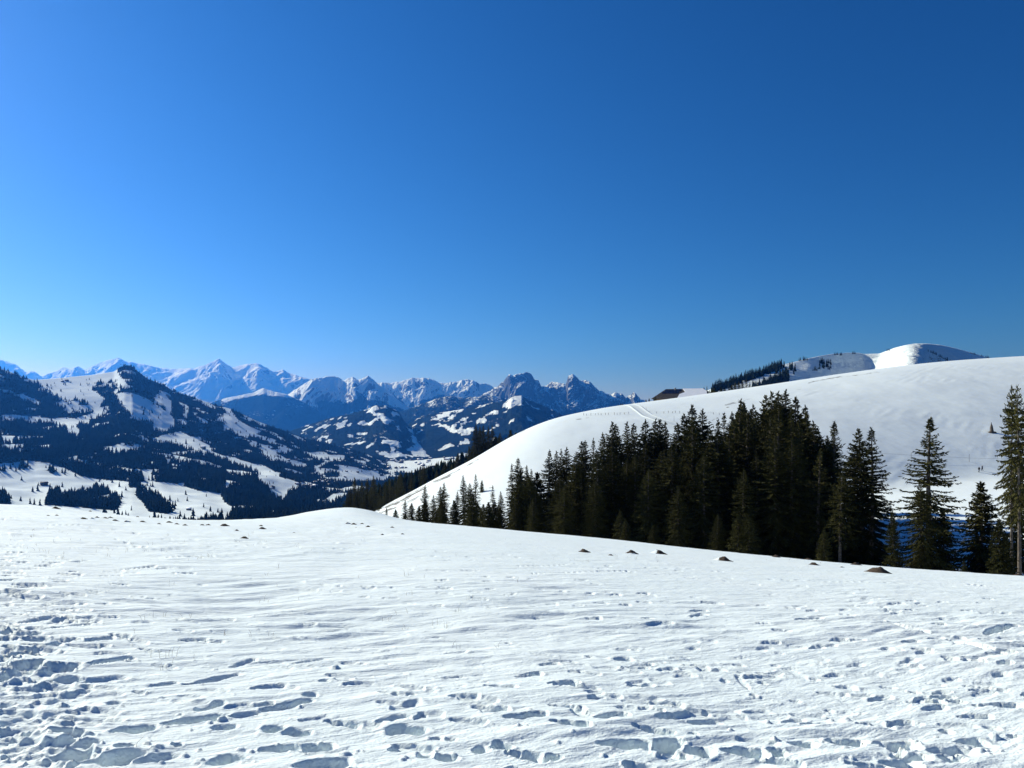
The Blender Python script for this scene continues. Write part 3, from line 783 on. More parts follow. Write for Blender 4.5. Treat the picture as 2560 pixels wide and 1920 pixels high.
full = lambda px, py, X, Y: 0.95 - 0.25 * sstep(0.25, 0.5, fbm(X / 300.0, Y / 500.0, 3, 311)) - 0.75 * sstep(0.34, 0.42, fbm(X / 110.0, Y / 260.0, 3, 313))

ridge_sheet('mountain_range', 'highest pale blue snow range with a pointed summit on the left horizon',
    [(-420, 905), (-250, 880), (-120, 875), (0, 898), (43, 913), (62, 929), (84, 927), (104, 941), (120, 934), (139, 928), (156, 918), (174, 921), (194, 915), (211, 925), (231, 915), (260, 903), (295, 894), (318, 905), (328, 903),
     (340, 908), (367, 912), (405, 921), (440, 922), (486, 921), (521, 909), (548, 896), (567, 911), (582, 919), (608, 911), (644, 908), (658, 915), (684, 929), (708, 924), (722, 932), (762, 945), (800, 952), (900, 975)],
    17000, 15300, 1015, 520, 110, 400, 1100, 0.26, 1.1, 1.5, None, M_ALP)
ridge_sheet('foothill', 'small blue wooded foothill with a snowy crest under the highest range',
    [(420, 1060), (520, 1010), (560, 996), (629, 983), (658, 970), (684, 979), (716, 986), (760, 1005), (800, 1030)], 10500, 9300, 1090, 240, 80, 411, 900, 0.10, 1.1, 1.0,
    below([(420, 1020), (560, 1003), (629, 990), (658, 985), (700, 990), (800, 1010)], 5, 5, 400, 221, 0.3), M_MID)
ridge_sheet('mountain_range', 'snow range with twin pyramid peaks above the round wooded hill',
    [(590, 1070), (640, 1045), (676, 1016), (710, 992), (745, 970), (780, 947), (806, 944), (815, 941), (844, 942), (858, 951), (881, 942), (897, 950), (920, 940), (932, 947), (945, 960), (975, 985), (1010, 1010), (1060, 1040)],
    11500, 10150, 1100, 400, 110, 421, 800, 0.26, 1.1, 1.6,
    below([(590, 1060), (676, 1017), (745, 985), (780, 1010), (860, 1012), (900, 985), (925, 1000), (960, 1010), (1060, 1030)], 8, 9, 450, 231, 0.75), M_MID)
ridge_sheet('mountain_range', 'sunlit rugged snow range in the middle of the horizon',
    [(900, 985), (945, 957), (980, 957), (1003, 953), (1032, 944), (1045, 946), (1058, 944), (1081, 948), (1098, 957), (1124, 957), (1162, 949), (1182, 950), (1200, 960), (1215, 958), (1233, 968), (1280, 985), (1330, 1000)],
    13500, 12500, 1040, 380, 100, 431, 700, 0.28, 1.15, 1.6,
    below([(900, 1010), (1000, 1000), (1060, 1000), (1100, 985), (1160, 995), (1330, 1000)], 8, 8, 450, 241, 0.6), M_ALP)
ridge_sheet('mountain_range', 'grey rocky crags with a blunt tower right of centre on the horizon',
    [(1150, 1010), (1200, 990), (1238, 969), (1258, 955), (1274, 935), (1283, 938), (1307, 933), (1314, 929), (1326, 932), (1336, 948), (1346, 951), (1353, 967), (1366, 962), (1380, 955), (1405, 958), (1414, 961), (1420, 939),
     (1428, 936), (1437, 938), (1449, 951), (1462, 951), (1475, 953), (1495, 975), (1527, 987), (1536, 982), (1553, 982), (1566, 995), (1584, 981), (1600, 995), (1640, 1015), (1750, 1040)],
    11500, 10250, 1075, 480, 130, 441, 480, 0.30, 1.45, 2.6,
    below([(1150, 1010), (1240, 1010), (1300, 1020), (1360, 1030), (1420, 1020), (1460, 1035), (1520, 1030), (1750, 1045)], 10, 9, 350, 251, 0.6), M_CRAG, wander=0.05)
ridge_sheet('foothill', 'snow dusted wooded foothill in front of the central range',
    [(960, 1045), (1000, 1030), (1044, 1014), (1090, 997), (1125, 988), (1160, 996), (1190, 992), (1230, 987), (1262, 997), (1300, 1012), (1360, 1035)], 9600, 7800, 1085, 300, 80, 451, 420, 0.24, 1.2, 1.4,
    lambda px, py, X, Y: 0.62 + 0.45 * fbm(X / 140.0, Y / 300.0, 3, 261) + 0.3 * sstep(1005, 1040, py), M_MID)
zB = (560, 860)
ridge_sheet('wooded_hill', 'round wooded hill with bright clearings above the village',
    [(560, 1130), (650, 1100), (748, 1070), (820, 1046), (872, 1035), (919, 1023), (933, 1014), (965, 1014), (997, 1029), (1014, 1058), (1052, 1087), (1121, 1136), (1180, 1165)], 6600, 4700, 1165, 400, 130, 461, 700, 0.16, 1.15, 0.8,
    with_meadows(full, [[(1245, 545), (1300, 525), (1350, 570), (1290, 600), (1380, 610), (1420, 650), (1500, 690), (1400, 700), (1350, 650), (1240, 590)], [(960, 650), (1080, 605), (1090, 600), (980, 665)],
        [(970, 700), (1040, 680), (1060, 660), (1085, 660), (1040, 720), (1000, 730)], [(790, 735), (890, 700), (870, 730), (820, 750)], [(1145, 765), (1225, 765), (1220, 790), (1150, 785)],
        [(1040, 860), (1230, 830), (1200, 850), (1060, 885)], [(1390, 850), (1450, 820), (1540, 840), (1470, 870)], [(1590, 740), (1640, 740), (1750, 820), (1850, 900), (1945, 955), (1880, 980), (1650, 970), (1600, 900), (1660, 860)],
        [(1290, 930), (1500, 940), (1700, 980), (1400, 975)], [(1430, 880), (1460, 880), (1450, 960), (1420, 960)], [(660, 740), (740, 700), (760, 720), (690, 760)], [(1330, 540), (1430, 535), (1510, 580), (1480, 580), (1400, 550)],
        [(1440, 590), (1480, 590), (1510, 620), (1470, 615)], [(860, 790), (900, 790), (880, 820)], [(1210, 880), (1300, 830), (1310, 845), (1230, 900)]], zB), M_LOW)
zC = (960, 900)
ridge_sheet('wooded_hill', 'dark wooded hill with a snowy cap left of the white hill',
    [(1000, 1075), (1044, 1045), (1080, 1035), (1162, 1022), (1220, 1009), (1267, 1002), (1278, 991), (1304, 989), (1319, 999), (1365, 1017), (1405, 1037), (1480, 1075), (1560, 1110)], 7400, 5000, 1160, 400, 130, 471, 800, 0.15, 1.15, 0.8,
    with_meadows(full, [[(1030, 410), (1070, 350), (1120, 310), (1190, 310), (1200, 370), (1150, 390), (1080, 420)], [(870, 485), (920, 440), (985, 420), (960, 465)],
        [(410, 520), (430, 490), (500, 450), (580, 430), (660, 420), (700, 430), (600, 460), (540, 480), (480, 520)], [(410, 550), (480, 545), (480, 560), (560, 560), (620, 600), (790, 575), (760, 610), (650, 640), (600, 610), (490, 580)],
        [(640, 600), (680, 520), (700, 490), (710, 500), (680, 590)], [(740, 520), (770, 520), (760, 550)], [(800, 540), (860, 510), (870, 520), (820, 560)], [(620, 760), (690, 690), (740, 710), (690, 730)],
        [(770, 410), (890, 375), (900, 385), (800, 415)], [(560, 500), (600, 470), (620, 480), (580, 520)]], zC), M_LOW)

# peak behind the white hill
peak_y = [(1600, 1015), (1690, 994), (1740, 984), (1780, 972), (1850, 950), (1900, 930), (1940, 916), (1960, 911), (1986, 905), (2021, 896), (2050, 890), (2079, 885), (2120, 882), (2146, 882), (2160, 885), (2198, 884), (2238, 869),
          (2262, 863), (2287, 859), (2319, 859), (2350, 862), (2383, 869), (2441, 885), (2473, 895), (2560, 915), (2700, 940), (2900, 975)]
def build_peak():
    s = np.array(peak_y, float)
    x = np.linspace(1600, 2900, 380)
    k = np.exp(-0.5 * (np.arange(-6, 7) / 0.8) ** 2); k /= k.sum()
    ys = np.convolve(np.pad(np.interp(x, s[:, 0], s[:, 1]), 6, 'edge'), k, 'valid')
    t = np.concatenate([np.linspace(0, 1, 130), np.linspace(1.03, 1.4, 10)])
    X1, T = np.meshgrid(x, t)
    ysg = np.broadcast_to(ys, X1.shape)
    # the ridge runs from near left to far right, so its flank towards the camera lies in shade
    Yr = np.interp(X1, [1600, 1986, 2160, 2290, 2473, 2900], [1350, 1650, 1900, 2100, 2300, 2500])
    Yf = Yr - 230 - 560 * np.exp(-((X1 - 2278) / 72.0) ** 2)
    foot = np.interp(X1, _xs, _hy) + 30
    Yv = Yf + (Yr - Yf) * T
    tf = np.minimum(T, 1)
    zr = zpix(ysg, Yr); zf = zpix(foot, Yf)
    Zv = zf + (zr - zf) * tf ** 0.95 - np.clip(T - 1, 0, 1) * 300
    Xv = (X1 - CX) / F * Yv
    env = np.where(T < 1, np.clip((1 - tf) * 5, 0, 1), 0)
    # a spur with a sunlit flank comes down from the summit towards the right
    d = X1 - (2285 + (1 - tf) * 150)
    Zv += env * (20 * np.exp(-(np.where(d < 0, d / 110.0, d / 26.0)) ** 2) - 10 * np.exp(-((d + 210) / 60.0) ** 2))
    Zv += env * (4 * fbm(Xv / 90.0, Yv / 120.0, 3, 501) + 11 * (ridged((Xv + 0.5 * Yv) / 90.0, (Yv - 0.5 * Xv) / 160.0, 5, 503, 0.6) - 0.6) * np.exp(-((X1 - 2270) / 90.0) ** 2))
    lim = zpix(ysg, Yv)
    Zv = np.where(T < 1, np.minimum(Zv, lim - 0.4), Zv)
    px = CX + F * Xv / Yv; py = HY - F * Zv / Yv
    me = grid_mesh('snowy_peak', Xv, Yv, Zv, {'forest': np.zeros_like(Xv)})
    o = obj('snowy_peak', me, M_NEARPEAK)
    tag(o, 'rounded snowy peak behind the crest of the white hill', 'mountain', kind='structure')
    return x, Xv, Yv, Zv, py
PKx, PKX, PKY, PKZ, PKpy = build_peak()
def peak_pick(x, y):
    j = int(np.clip(np.searchsorted(PKx, x), 0, len(PKx) - 1))
    col = PKpy[:130, j]
    i = int(np.argmax(col <= y)) if (col <= y).any() else 129
    return PKX[i, j], PKY[i, j], PKZ[i, j]

# valley bottom sheet that everything stands over, out past the last range
v, f = box(-28000, 28000, 300, 22000, -905, -900)
o = obj('valley_floor', raw_mesh('valley_floor', v, f), mat_simple('valley_ground', (0.4, 0.42, 0.45), (0.03, 0.045, 0.04), 0.001))
tag(o, 'deep valley ground far below the hills', 'ground', kind='structure')

# ------------------------------------------------------------------ spruces
def spruce_mesh(seed, H=16.0, crown=0.05, width=2.6, twig=1.0, sparse=0.0, droop=0.35, power=0.8, lean=0.0, upturn=0.25, dead=0.0):
    r = np.random.default_rng(seed)
    # trunk
    ts = np.linspace(0, 1, 9)
    cx = lean * ts ** 2 + 0.06 * np.sin(ts * 5 + seed); cy = 0.06 * np.cos(ts * 4 + seed * 2)
    rad = 0.019 * H * (1 - ts) ** 0.85 * 0.75 + 0.015
    rad[0] *= 1.3
    th = np.arange(8) * 2 * np.pi / 8
    tv = np.concatenate([np.stack([cx[k] + rad[k] * np.cos(th), cy[k] + rad[k] * np.sin(th), np.full(8, ts[k] * H - (0.6 if k == 0 else 0))], 1) for k in range(9)])
    i = np.arange(8); j = (i + 1) % 8
    tfc = np.concatenate([np.stack([i + 8 * k, j + 8 * k, j + 8 * k + 8, i + 8 * k + 8], 1) for k in range(8)])
    tparts = [(tv, tfc)]
    base = []; dirs = []; sides = []; lens = []; wid = []
    h = H * crown
    while h < H * 0.985:
        fr = (H - h) / (H * (1 - crown) + 1e-6)
        prof = fr ** power * (1 - 0.18 * fr ** 3) * min(1.0, fr / 0.2) ** 0.5
        nb = r.integers(5, 8) if fr > 0.12 else 4
        a0 = r.uniform(0, 6.28)
        for b in range(nb):
            if r.random() < sparse * (0.35 + fr): continue
            az = a0 + b * 6.283 / nb + r.normal(0, 0.22)
            L = width * prof * r.uniform(0.62, 1.15) * (1.25 if r.random() < 0.07 else 1) + 0.07
            hh = h + r.normal(0, 0.1)
            t0 = hh / H
            ox = np.interp(t0, ts, cx); oy = np.interp(t0, ts, cy)
            pit0 = 0.75 - 1.05 * min(fr * 1.6, 1) + r.normal(0, 0.08)
            ns = max(4, int(L / 0.085))
            s = np.linspace(0.06, 1, ns)
            pit = pit0 - droop * 2.0 * s + (droop * 1.6 + upturn) * s ** 2
            step = L / ns
            rr = np.cumsum(np.cos(pit)) * step; zz = hh + np.cumsum(np.sin(pit)) * step
            wob = az + 0.12 * np.sin(s * 4 + r.uniform(0, 6))
            px = ox + rr * np.cos(wob); py = oy + rr * np.sin(wob)
            pts = np.stack([px, py, zz], 1)
            if fr > 0.12 and b % 2 == 0:
                k2 = ns // 2
                tparts.append(tube((ox, oy, hh), pts[k2], 0.012 + 0.012 * L, 0.012, 3))
            d = np.stack([np.cos(pit) * np.cos(wob), np.cos(pit) * np.sin(wob), np.sin(pit)], 1)
            sd = np.stack([-np.sin(wob), np.cos(wob), np.zeros(ns)], 1)
            up = np.cross(d, sd) * -1
            live = np.ones(ns, bool) if r.random() > dead * fr else (s > 0.6)
            for sgn in (-1, 1):
                keep = live & (r.random(ns) < 0.9)
                n = keep.sum()
                if not n: continue
                tl = (0.16 + 0.34 * np.sqrt(np.clip(1 - s[keep], 0, 1)) * min(L, 2.2) * 0.6) * r.uniform(0.6, 1.25, n) * twig
                dd = d[keep] * r.uniform(0.45, 0.9, n)[:, None] + sgn * sd[keep] * r.uniform(0.5, 0.9, n)[:, None] + np.array([0, 0, 1]) * r.normal(-0.22 - 0.25 * droop, 0.2, n)[:, None]
                base.append(pts[keep]); dirs.append(dd); lens.append(tl)
            keep = live & (r.random(ns) < 0.75)      # twigs hanging below the branch, and its tip
            n = keep.sum()
            if n:
                tl = r.uniform(0.14, 0.34, n) * twig
                dd = d[keep] * r.uniform(0.1, 0.8, n)[:, None] + sd[keep] * r.normal(0, 0.25, n)[:, None] + np.array([0, 0, 1]) * r.uniform(-1.0, 0.15, n)[:, None]
                base.append(pts[keep]); dirs.append(dd); lens.append(tl)
        h += (0.27 + 0.10 * r.random()) * (0.62 + 0.38 * min(fr * 2, 1)) * H / 16.0
    n = 14                                           # leader at the top
    base.append(np.stack([np.full(n, cx[-1]), np.full(n, cy[-1]), np.linspace(H * 0.975, H * 1.0, n)], 1))
    dirs.append(np.stack([r.normal(0, 0.35, n), r.normal(0, 0.35, n), np.ones(n)], 1)); lens.append(r.uniform(0.15, 0.4, n))
    base = np.concatenate(base); dirs = np.concatenate(dirs); lens = np.concatenate(lens)
    dirs /= np.linalg.norm(dirs, axis=1)[:, None]
    n = len(base)
    rv = r.normal(0, 1, (n, 3)) + np.array([0, 0, 0.4])
    sd = np.cross(dirs, rv); sd /= np.linalg.norm(sd, axis=1)[:, None]
    w = (0.036 + 0.03 * r.random(n)) * twig
    tip = base + dirs * lens[:, None]
    mid = base + dirs * (lens * 0.45)[:, None]
    V = np.stack([base, mid + sd * w[:, None], tip, mid - sd * w[:, None]], 1).reshape(-1, 3)
    Fq = np.arange(n * 4).reshape(n, 4)
    crown_me = raw_mesh('crown', V, Fq)
    crown_me.materials.append(M_NEED)
    trunk_me = raw_mesh('trunk', *join(tparts), smooth=True)
    trunk_me.materials.append(M_BARK)
    return trunk_me, crown_me

PROTO = {
    'a': spruce_mesh(1, width=3.6, power=0.72, crown=0.04), 'b': spruce_mesh(2, width=3.0, power=0.72, crown=0.06, sparse=0.15), 'c': spruce_mesh(3, width=4.0, power=0.72, crown=0.03, droop=0.45),
    'd': spruce_mesh(4, width=2.7, crown=0.08, sparse=0.22, power=0.8), 'e': spruce_mesh(5, width=3.3, power=0.72, crown=0.05, sparse=0.1, lean=0.3),
    's': spruce_mesh(6, width=2.1, crown=0.14, sparse=0.38, power=0.75, dead=0.4), 't': spruce_mesh(7, width=2.2, crown=0.20, sparse=0.33, power=0.7, dead=0.4),
    'o': spruce_mesh(8, width=3.4, crown=0.02, sparse=0.34, droop=0.5, upturn=0.5, power=0.9), 'p': spruce_mesh(9, width=3.3, crown=0.01, sparse=0.22, droop=0.4, upturn=0.45),
    'm': spruce_mesh(10, H=8.0, width=2.4, crown=0.01, droop=0.15, power=0.85, upturn=0.1), 'n': spruce_mesh(11, H=7.0, width=1.9, crown=0.02, sparse=0.25, droop=0.2),
    'k': spruce_mesh(12, width=3.0, crown=0.34, sparse=0.25, power=0.62, dead=0.35, droop=0.45), 'f': spruce_mesh(13, width=3.6, power=0.72, crown=0.03, droop=0.4, sparse=0.05),
}
PH = {k: (8.0 if k == 'm' else 7.0 if k == 'n' else 16.0) for k in PROTO}

def plant_spruce(x, ytop, Y, kind, label, group=None, wscale=1.0, sink=0.15, z=None):
    X = (x - CX) / F * Y
    zb = ground_z(X, Y) if z is None else z
    H = float(zpix(ytop, Y)) - zb
    H = max(H, 1.2)
    s = H / PH[kind]
    o = empty('spruce_tree', (X, Y, zb - sink), random.uniform(0, 6.28))
    ws = s * wscale * (1.0 if s < 1 else 1 / s ** 0.15)
    o.rotation_euler = (random.gauss(0, 0.014), random.gauss(0, 0.014), o.rotation_euler[2])
    o.scale = (ws * random.uniform(0.86, 1.14), ws * random.uniform(0.86, 1.14), s)
    tm, cm = PROTO[kind]
    obj('trunk', tm, None, o); obj('crown', cm, None, o)
    tag(o, label, 'tree', group)
    return o

# treetops on the skyline of the near stand, left to right: x, y of the top, distance, kind
skyline = [(966, 1266, 120, 'd'), (989, 1272, 116, 'n'), (1013, 1247, 118, 'b'), (1029, 1257, 112, 'n'), (1064, 1211, 114, 'd'), (1081, 1236, 108, 'e'), (1102, 1215, 112, 'b'), (1113, 1205, 116, 'd'),
    (1134, 1250, 104, 'n'), (1142, 1227, 110, 'b'), (1161, 1188, 112, 'd'), (1174, 1207, 106, 'a'), (1190, 1185, 114, 's'), (1209, 1259, 100, 'm'), (1233, 1212, 106, 's'), (1254, 1227, 104, 'd'),
    (1281, 1159, 116, 's'), (1297, 1144, 110, 'b'), (1319, 1162, 112, 'd'), (1336, 1172, 110, 't'), (1374, 1124, 108, 'b'), (1387, 1128, 112, 'd'), (1405, 1123, 116, 't'), (1420, 1118, 110, 'a'),
    (1452, 1103, 112, 'e'), (1466, 1101, 108, 'b'), (1486, 1097, 114, 's'), (1507, 1082, 110, 'd'), (1528, 1056, 106, 'a'), (1543, 1061, 112, 'b'), (1567, 1056, 116, 'd'), (1584, 1059, 112, 'b'),
    (1614, 1050, 106, 'c'), (1637, 1048, 108, 'a'), (1652, 1049, 114, 'f'), (1674, 1056, 112, 'd'), (1690, 1058, 106, 'b'), (1709, 1035, 112, 'e'), (1724, 1012, 104, 'f'), (1761, 1025, 104, 'c'),
    (1796, 1049, 116, 's'), (1806, 1033, 118, 's'), (1844, 1014, 104, 'e'), (1863, 999, 108, 'b'), (1917, 989, 106, 'f'), (1935, 982, 104, 'a'), (1954, 980, 110, 'b'), (1965, 978, 104, 'c'),
    (1981, 993, 102, 'e'), (2005, 1015, 100, 'b'), (2018, 1034, 98, 'd'), (2031, 1054, 96, 'a'), (2053, 1071, 100, 's'), (2082, 1053, 94, 'o')]
for k, (x, y, Y, kd) in enumerate(skyline):
    w = {'s': 1.1, 'b': 1.3, 'd': 1.3, 't': 1.2}.get(kd, 1.35)
    plant_spruce(x, y, Y, kd, 'dark spruce, %s top from the left on the skyline of the dense stand' % ordinal(k + 1), 'spruces of the dense stand', w)
front = [(1452, 1153, 92, 'a'), (1527, 1153, 90, 'f'), (1550, 1275, 76, 'n'), (1565, 1295, 74, 'n'), (1620, 1171, 84, 'f'), (1634, 1310, 70, 'm'), (1695, 1214, 78, 'c'), (1761, 1132, 82, 'f'), (1793, 1281, 70, 'e'),
         (1844, 1286, 68, 'n'), (1873, 1288, 67, 'n'), (1937, 1095, 80, 'c'), (1977, 1097, 80, 'a'), (1400, 1190, 90, 'c'), (1340, 1220, 92, 'a'), (1290, 1250, 92, 'f'), (1490, 1200, 84, 'c'), (1575, 1150, 90, 'a'),
         (1860, 1170, 78, 'f'), (1895, 1130, 84, 'a'), (1820, 1150, 86, 'c'), (1720, 1150, 90, 'a'), (1660, 1130, 92, 'c')]
front.sort()
for k, (x, y, Y, kd) in enumerate(front):
    plant_spruce(x, y, Y, kd, 'spruce in the front row of the dense stand, %s from the left' % ordinal(k + 1), 'front row of the dense stand', 1.35)
# trees inside the stand that fill it between the rows
rf = random.Random(77)
ksky = itp([(s[0], s[1]) for s in skyline])
for k in range(64):
    x = rf.uniform(1290, 2030); Y = rf.uniform(84, 122)
    y = float(ksky(x)) + rf.uniform(22, 95)
    plant_spruce(x, y, Y, rf.choice('aacfebb'), 'dark spruce in the shaded interior of the dense stand', 'interior of the dense stand', rf.uniform(1.2, 1.5))
for k in range(46):
    x = rf.uniform(1830, 2088); Y = rf.uniform(120, 168)
    plant_spruce(x, max(float(ksky(x)) + rf.uniform(8, 40), 1006 + rf.uniform(0, 25)), Y, rf.choice('acfe'), 'dark spruce behind the tallest tops of the dense stand', 'back rows of the dense stand', rf.uniform(1.0, 1.2))
for k in range(22):
    x = rf.uniform(1000, 1345); Y = rf.uniform(90, 118)
    plant_spruce(x, float(ksky(x)) + rf.uniform(16, 55), Y, rf.choice('mnbda'), 'low spruce filling the thin left end of the dense stand', 'low spruces of the left end', 1.25)
# trees standing out on the right
plant_spruce(2044, 1122, 80, 's', 'thin spruce with a bare pale stem at the right end of the stand', None, 1.5)
plant_spruce(2099, 1178, 74, 'k', 'thin spruce with dead lower limbs and a visible pale stem beside the paired spruces', None, 1.2)
plant_spruce(2130, 1111, 82, 'c', 'green spruce tucked against the left of the paired tall spruces', None, 1.3)
plant_spruce(2157, 1071, 78, 'f', 'left one of the two tall spruces right of the dense stand', None, 1.4)
plant_spruce(2180, 1068, 77, 'o', 'right one of the two tall spruces, with long limbs over the shaded snow', None, 1.4)
plant_spruce(2236, 1277, 66, 'n', 'small broken-limbed spruce in front of the blue shaded snow', None, 0.8)
plant_spruce(2322, 1042, 72, 'o', 'tall open-limbed lone spruce standing before the bare white hill', None, 1.5)
plant_spruce(2303, 1200, 66, 'c', 'dense spruce hugging the lower left of the lone open-limbed spruce', None, 1.1)
plant_spruce(2358, 1272, 71, 'm', 'dense low spruce at the lower right of the lone open-limbed spruce', None, 1.15)
plant_spruce(2458, 1205, 78, 'm', 'compact bushy cone-shaped spruce below the two walkers', None, 1.25)
plant_spruce(2499, 1295, 60, 'm', 'small olive spruce in front of the bare trunks at the right edge', None, 0.9)
plant_spruce(2520, 1330, 62, 'n', 'lowest small spruce beside the bare trunks at the right edge', None, 1.0)
plant_spruce(2530, 964, 66, 'k', 'tall spruce with bare lower trunk, leftmost at the right edge', None, 0.62)
plant_spruce(2550, 962, 64, 'k', 'tall spruce with bare lower trunk, second from left at the right edge', None, 0.68)
plant_spruce(2584, 952, 68, 't', 'tall spruce cut off by the right edge of the view', None, 1.1)
plant_spruce(2546, 1130, 74, 'e', 'olive spruce behind the bare trunks at the right edge', None, 0.85)
plant_spruce(2060, 1320, 66, 'n', 'tiny spruce at the foot of the dense stand near its right end', None, 1.0)
plant_spruce(2410, 1395, 56, 'n', 'tiny sapling in the snow left of the small olive spruce', None, 0.9)
# tree on the white hill
X, Y, z = hill_pick(1205, 1229)
plant_spruce(1205, 1199, Y, 'm', 'single small spruce on the left flank of the white hill', None, 1.0, z=z)
# tall group behind the left shoulder of the white hill and the dark clump below it
def slope_pick(x, Y):
    j = int(np.clip(round((x - dx_[0]) / (dx_[1] - dx_[0])), 0, len(dx_) - 1))
    i = int(np.argmin(np.abs(DY[:, j] - Y)))
    return DZ[i, j]
grp = [(1188, 1062, 430, 'a'), (1199, 1066, 440, 'c'), (1208, 1063, 425, 'b'), (1222, 1066, 430, 'd'), (1231, 1064, 440, 'd'), (1237, 1092, 420, 'm'), (1250, 1082, 415, 'a'), (1278, 1076, 400, 'm'), (1262, 1096, 410, 'n'), (1290, 1084, 390, 'n')]
for k, (x, y, Y, kd) in enumerate(grp):
    plant_spruce(x, y, Y, kd, 'tall dark spruce behind the left shoulder of the white hill, %s from left' % ordinal(k + 1), 'spruces behind the shoulder of the white hill', 1.25, z=float(min(slope_pick(x, Y), zpix(y + 95, Y))))
cl = [(868, 1226, 'a'), (878, 1208, 'c'), (886, 1200, 'f'), (896, 1196, 'a'), (906, 1199, 'c'), (916, 1194, 'f'), (926, 1203, 'a'), (935, 1196, 'c'), (950, 1192, 'b'), (962, 1199, 'a'), (975, 1196, 'd'), (988, 1190, 'b'), (1000, 1187, 'a'), (1012, 1204, 's'), (1026, 1190, 'b')]
for k, (x, y, kd) in enumerate(cl):
    Y = 270 + (k % 3) * 18; y += (0, 12, -8, 18, 4)[k % 5]
    plant_spruce(x, y, Y, kd, 'dark spruce in the clump below the white hill, %s top from the left' % ordinal(k + 1), 'clump below the white hill', 0.95, z=float(zpix(y + 100, Y)))
for k in range(26):
    x = rf.uniform(848, 965); Y = rf.uniform(235, 262); y = 1222 + rf.uniform(0, 48) + max(0, 872 - x) * 1.4
    plant_spruce(x, y, Y, rf.choice('acfm'), 'low spruce filling the foot of the dark clump below the white hill', 'foot of the clump below the white hill', 1.1, z=float(zpix(y + 62, Y)))
for k in range(34):
    x = rf.uniform(940, 1200); Y = rf.uniform(330, 600)
    z = float(slope_pick(x, Y)); H = rf.uniform(10, 16)
    plant_spruce(x, float(HY - F * (z + H) / Y), Y, rf.choice('abcdf'), 'dark spruce in the woods on the slope behind the white hill', 'woods on the slope behind the white hill', 1.3, z=z)

# ------------------------------------------------------------------ far conifers: one shape per tree, the largest ones separate
def cone_tree(seed):
    r = np.random.default_rng(seed)
    V = []; T = []
    tiers = 3; n = 6; o = 0
    for k in range(tiers):
        z0 = 0.02 + 0.29 * k; z1 = z0 + (0.48 if k < tiers - 1 else 0.40)
        rr = 0.20 * (1 - 0.29 * k)
        th = np.arange(n) * 2 * np.pi / n + r.uniform(0, 1)
        rad = rr * r.uniform(0.65, 1.25, n)
        ring = np.stack([rad * np.cos(th), rad * np.sin(th), z0 + r.normal(0, 0.025, n)], 1)
        apex = np.array([[r.normal(0, 0.01), r.normal(0, 0.01), min(z1, 1.0)]])
        V.append(ring); V.append(apex)
        for a in range(n): T.append((o + a, o + (a + 1) % n, o + n))
        o += n + 1
    return np.vstack(V), np.array(T)
CT = [cone_tree(700 + k) for k in range(8)]
CT_ME = []
for v, t in CT:
    m_ = raw_mesh('far_conifer', v, t); m_.materials.append(M_FARTREE); CT_ME.append(m_)

far = []          # x, y, z, height, width scale, source
# hillside: spread by the area each cell fills
cell = np.abs(spy[:-1, :-1] - spy[1:, :-1])[:299, :] * (sx_[1] - sx_[0])
vis = (spy[:-1, :-1] - spy[1:, :-1])[:299, :] > -0.5
wmask = wood_d[:299, :-1]
noise_edge = fbm(SX[:299, :-1] / 60.0, SY[:299, :-1] / 90.0, 2, 119)
dn = wmask * (0.75 + 0.5 * noise_edge) + (1 - wood[:299, :-1]) * np.where(spy[:299, :-1] > 1195, 0.25, 1.0) * 0.02 * (0.3 + sstep(0.1, 0.4, noise_edge) * 6)
dn *= (spx[:299, :-1] > -330) & (spx[:299, :-1] < 1300)
dn *= np.where((spy[:299, :-1] > 1050) & (spx[:299, :-1] > 985), 0.5, 1.0)
wgt = (cell * 0.7 + 0.3 * cell.mean()) * vis * np.clip(dn, 0, None)
pr = (wgt / wgt.sum()).ravel()
NT = 34000
pick = RNG.choice(pr.size, NT, p=pr)
pi, pj = np.unravel_index(pick, wgt.shape)
fa, fb = RNG.random(NT), RNG.random(NT)
def bil(Aa):
    return (Aa[pi, pj] * (1 - fa) * (1 - fb) + Aa[pi + 1, pj] * fa * (1 - fb) + Aa[pi, pj + 1] * (1 - fa) * fb + Aa[pi + 1, pj + 1] * fa * fb)
tx, ty_, tz = bil(SX), bil(SY), bil(SZ)
th_ = RNG.normal(13.0, 3.0, NT).clip(6, 22) * np.where(wood[pi, pj] > 0.5, 1.0, 0.8)
side_tr = np.stack([tx, ty_, tz - 0.5, th_, RNG.uniform(0.9, 1.5, NT)], 1)
# dense woods on the slope behind the white hill
sl = []
for k in range(900):
    x = RNG.uniform(830, 1240); T_ = RNG.uniform(0.45, 1.0) ** 0.7
    j = int(round((x - dx_[0]) / (dx_[1] - dx_[0]))); i = int(round(T_ * 59))
    if dwood[i, j] < 0.4: continue
    sl.append((DX[i, j] + RNG.normal(0, 2), DY[i, j] + RNG.normal(0, 3), DZ[i, j] - 0.5, RNG.uniform(9, 16), RNG.uniform(0.9, 1.3)))
sl = np.array(sl)
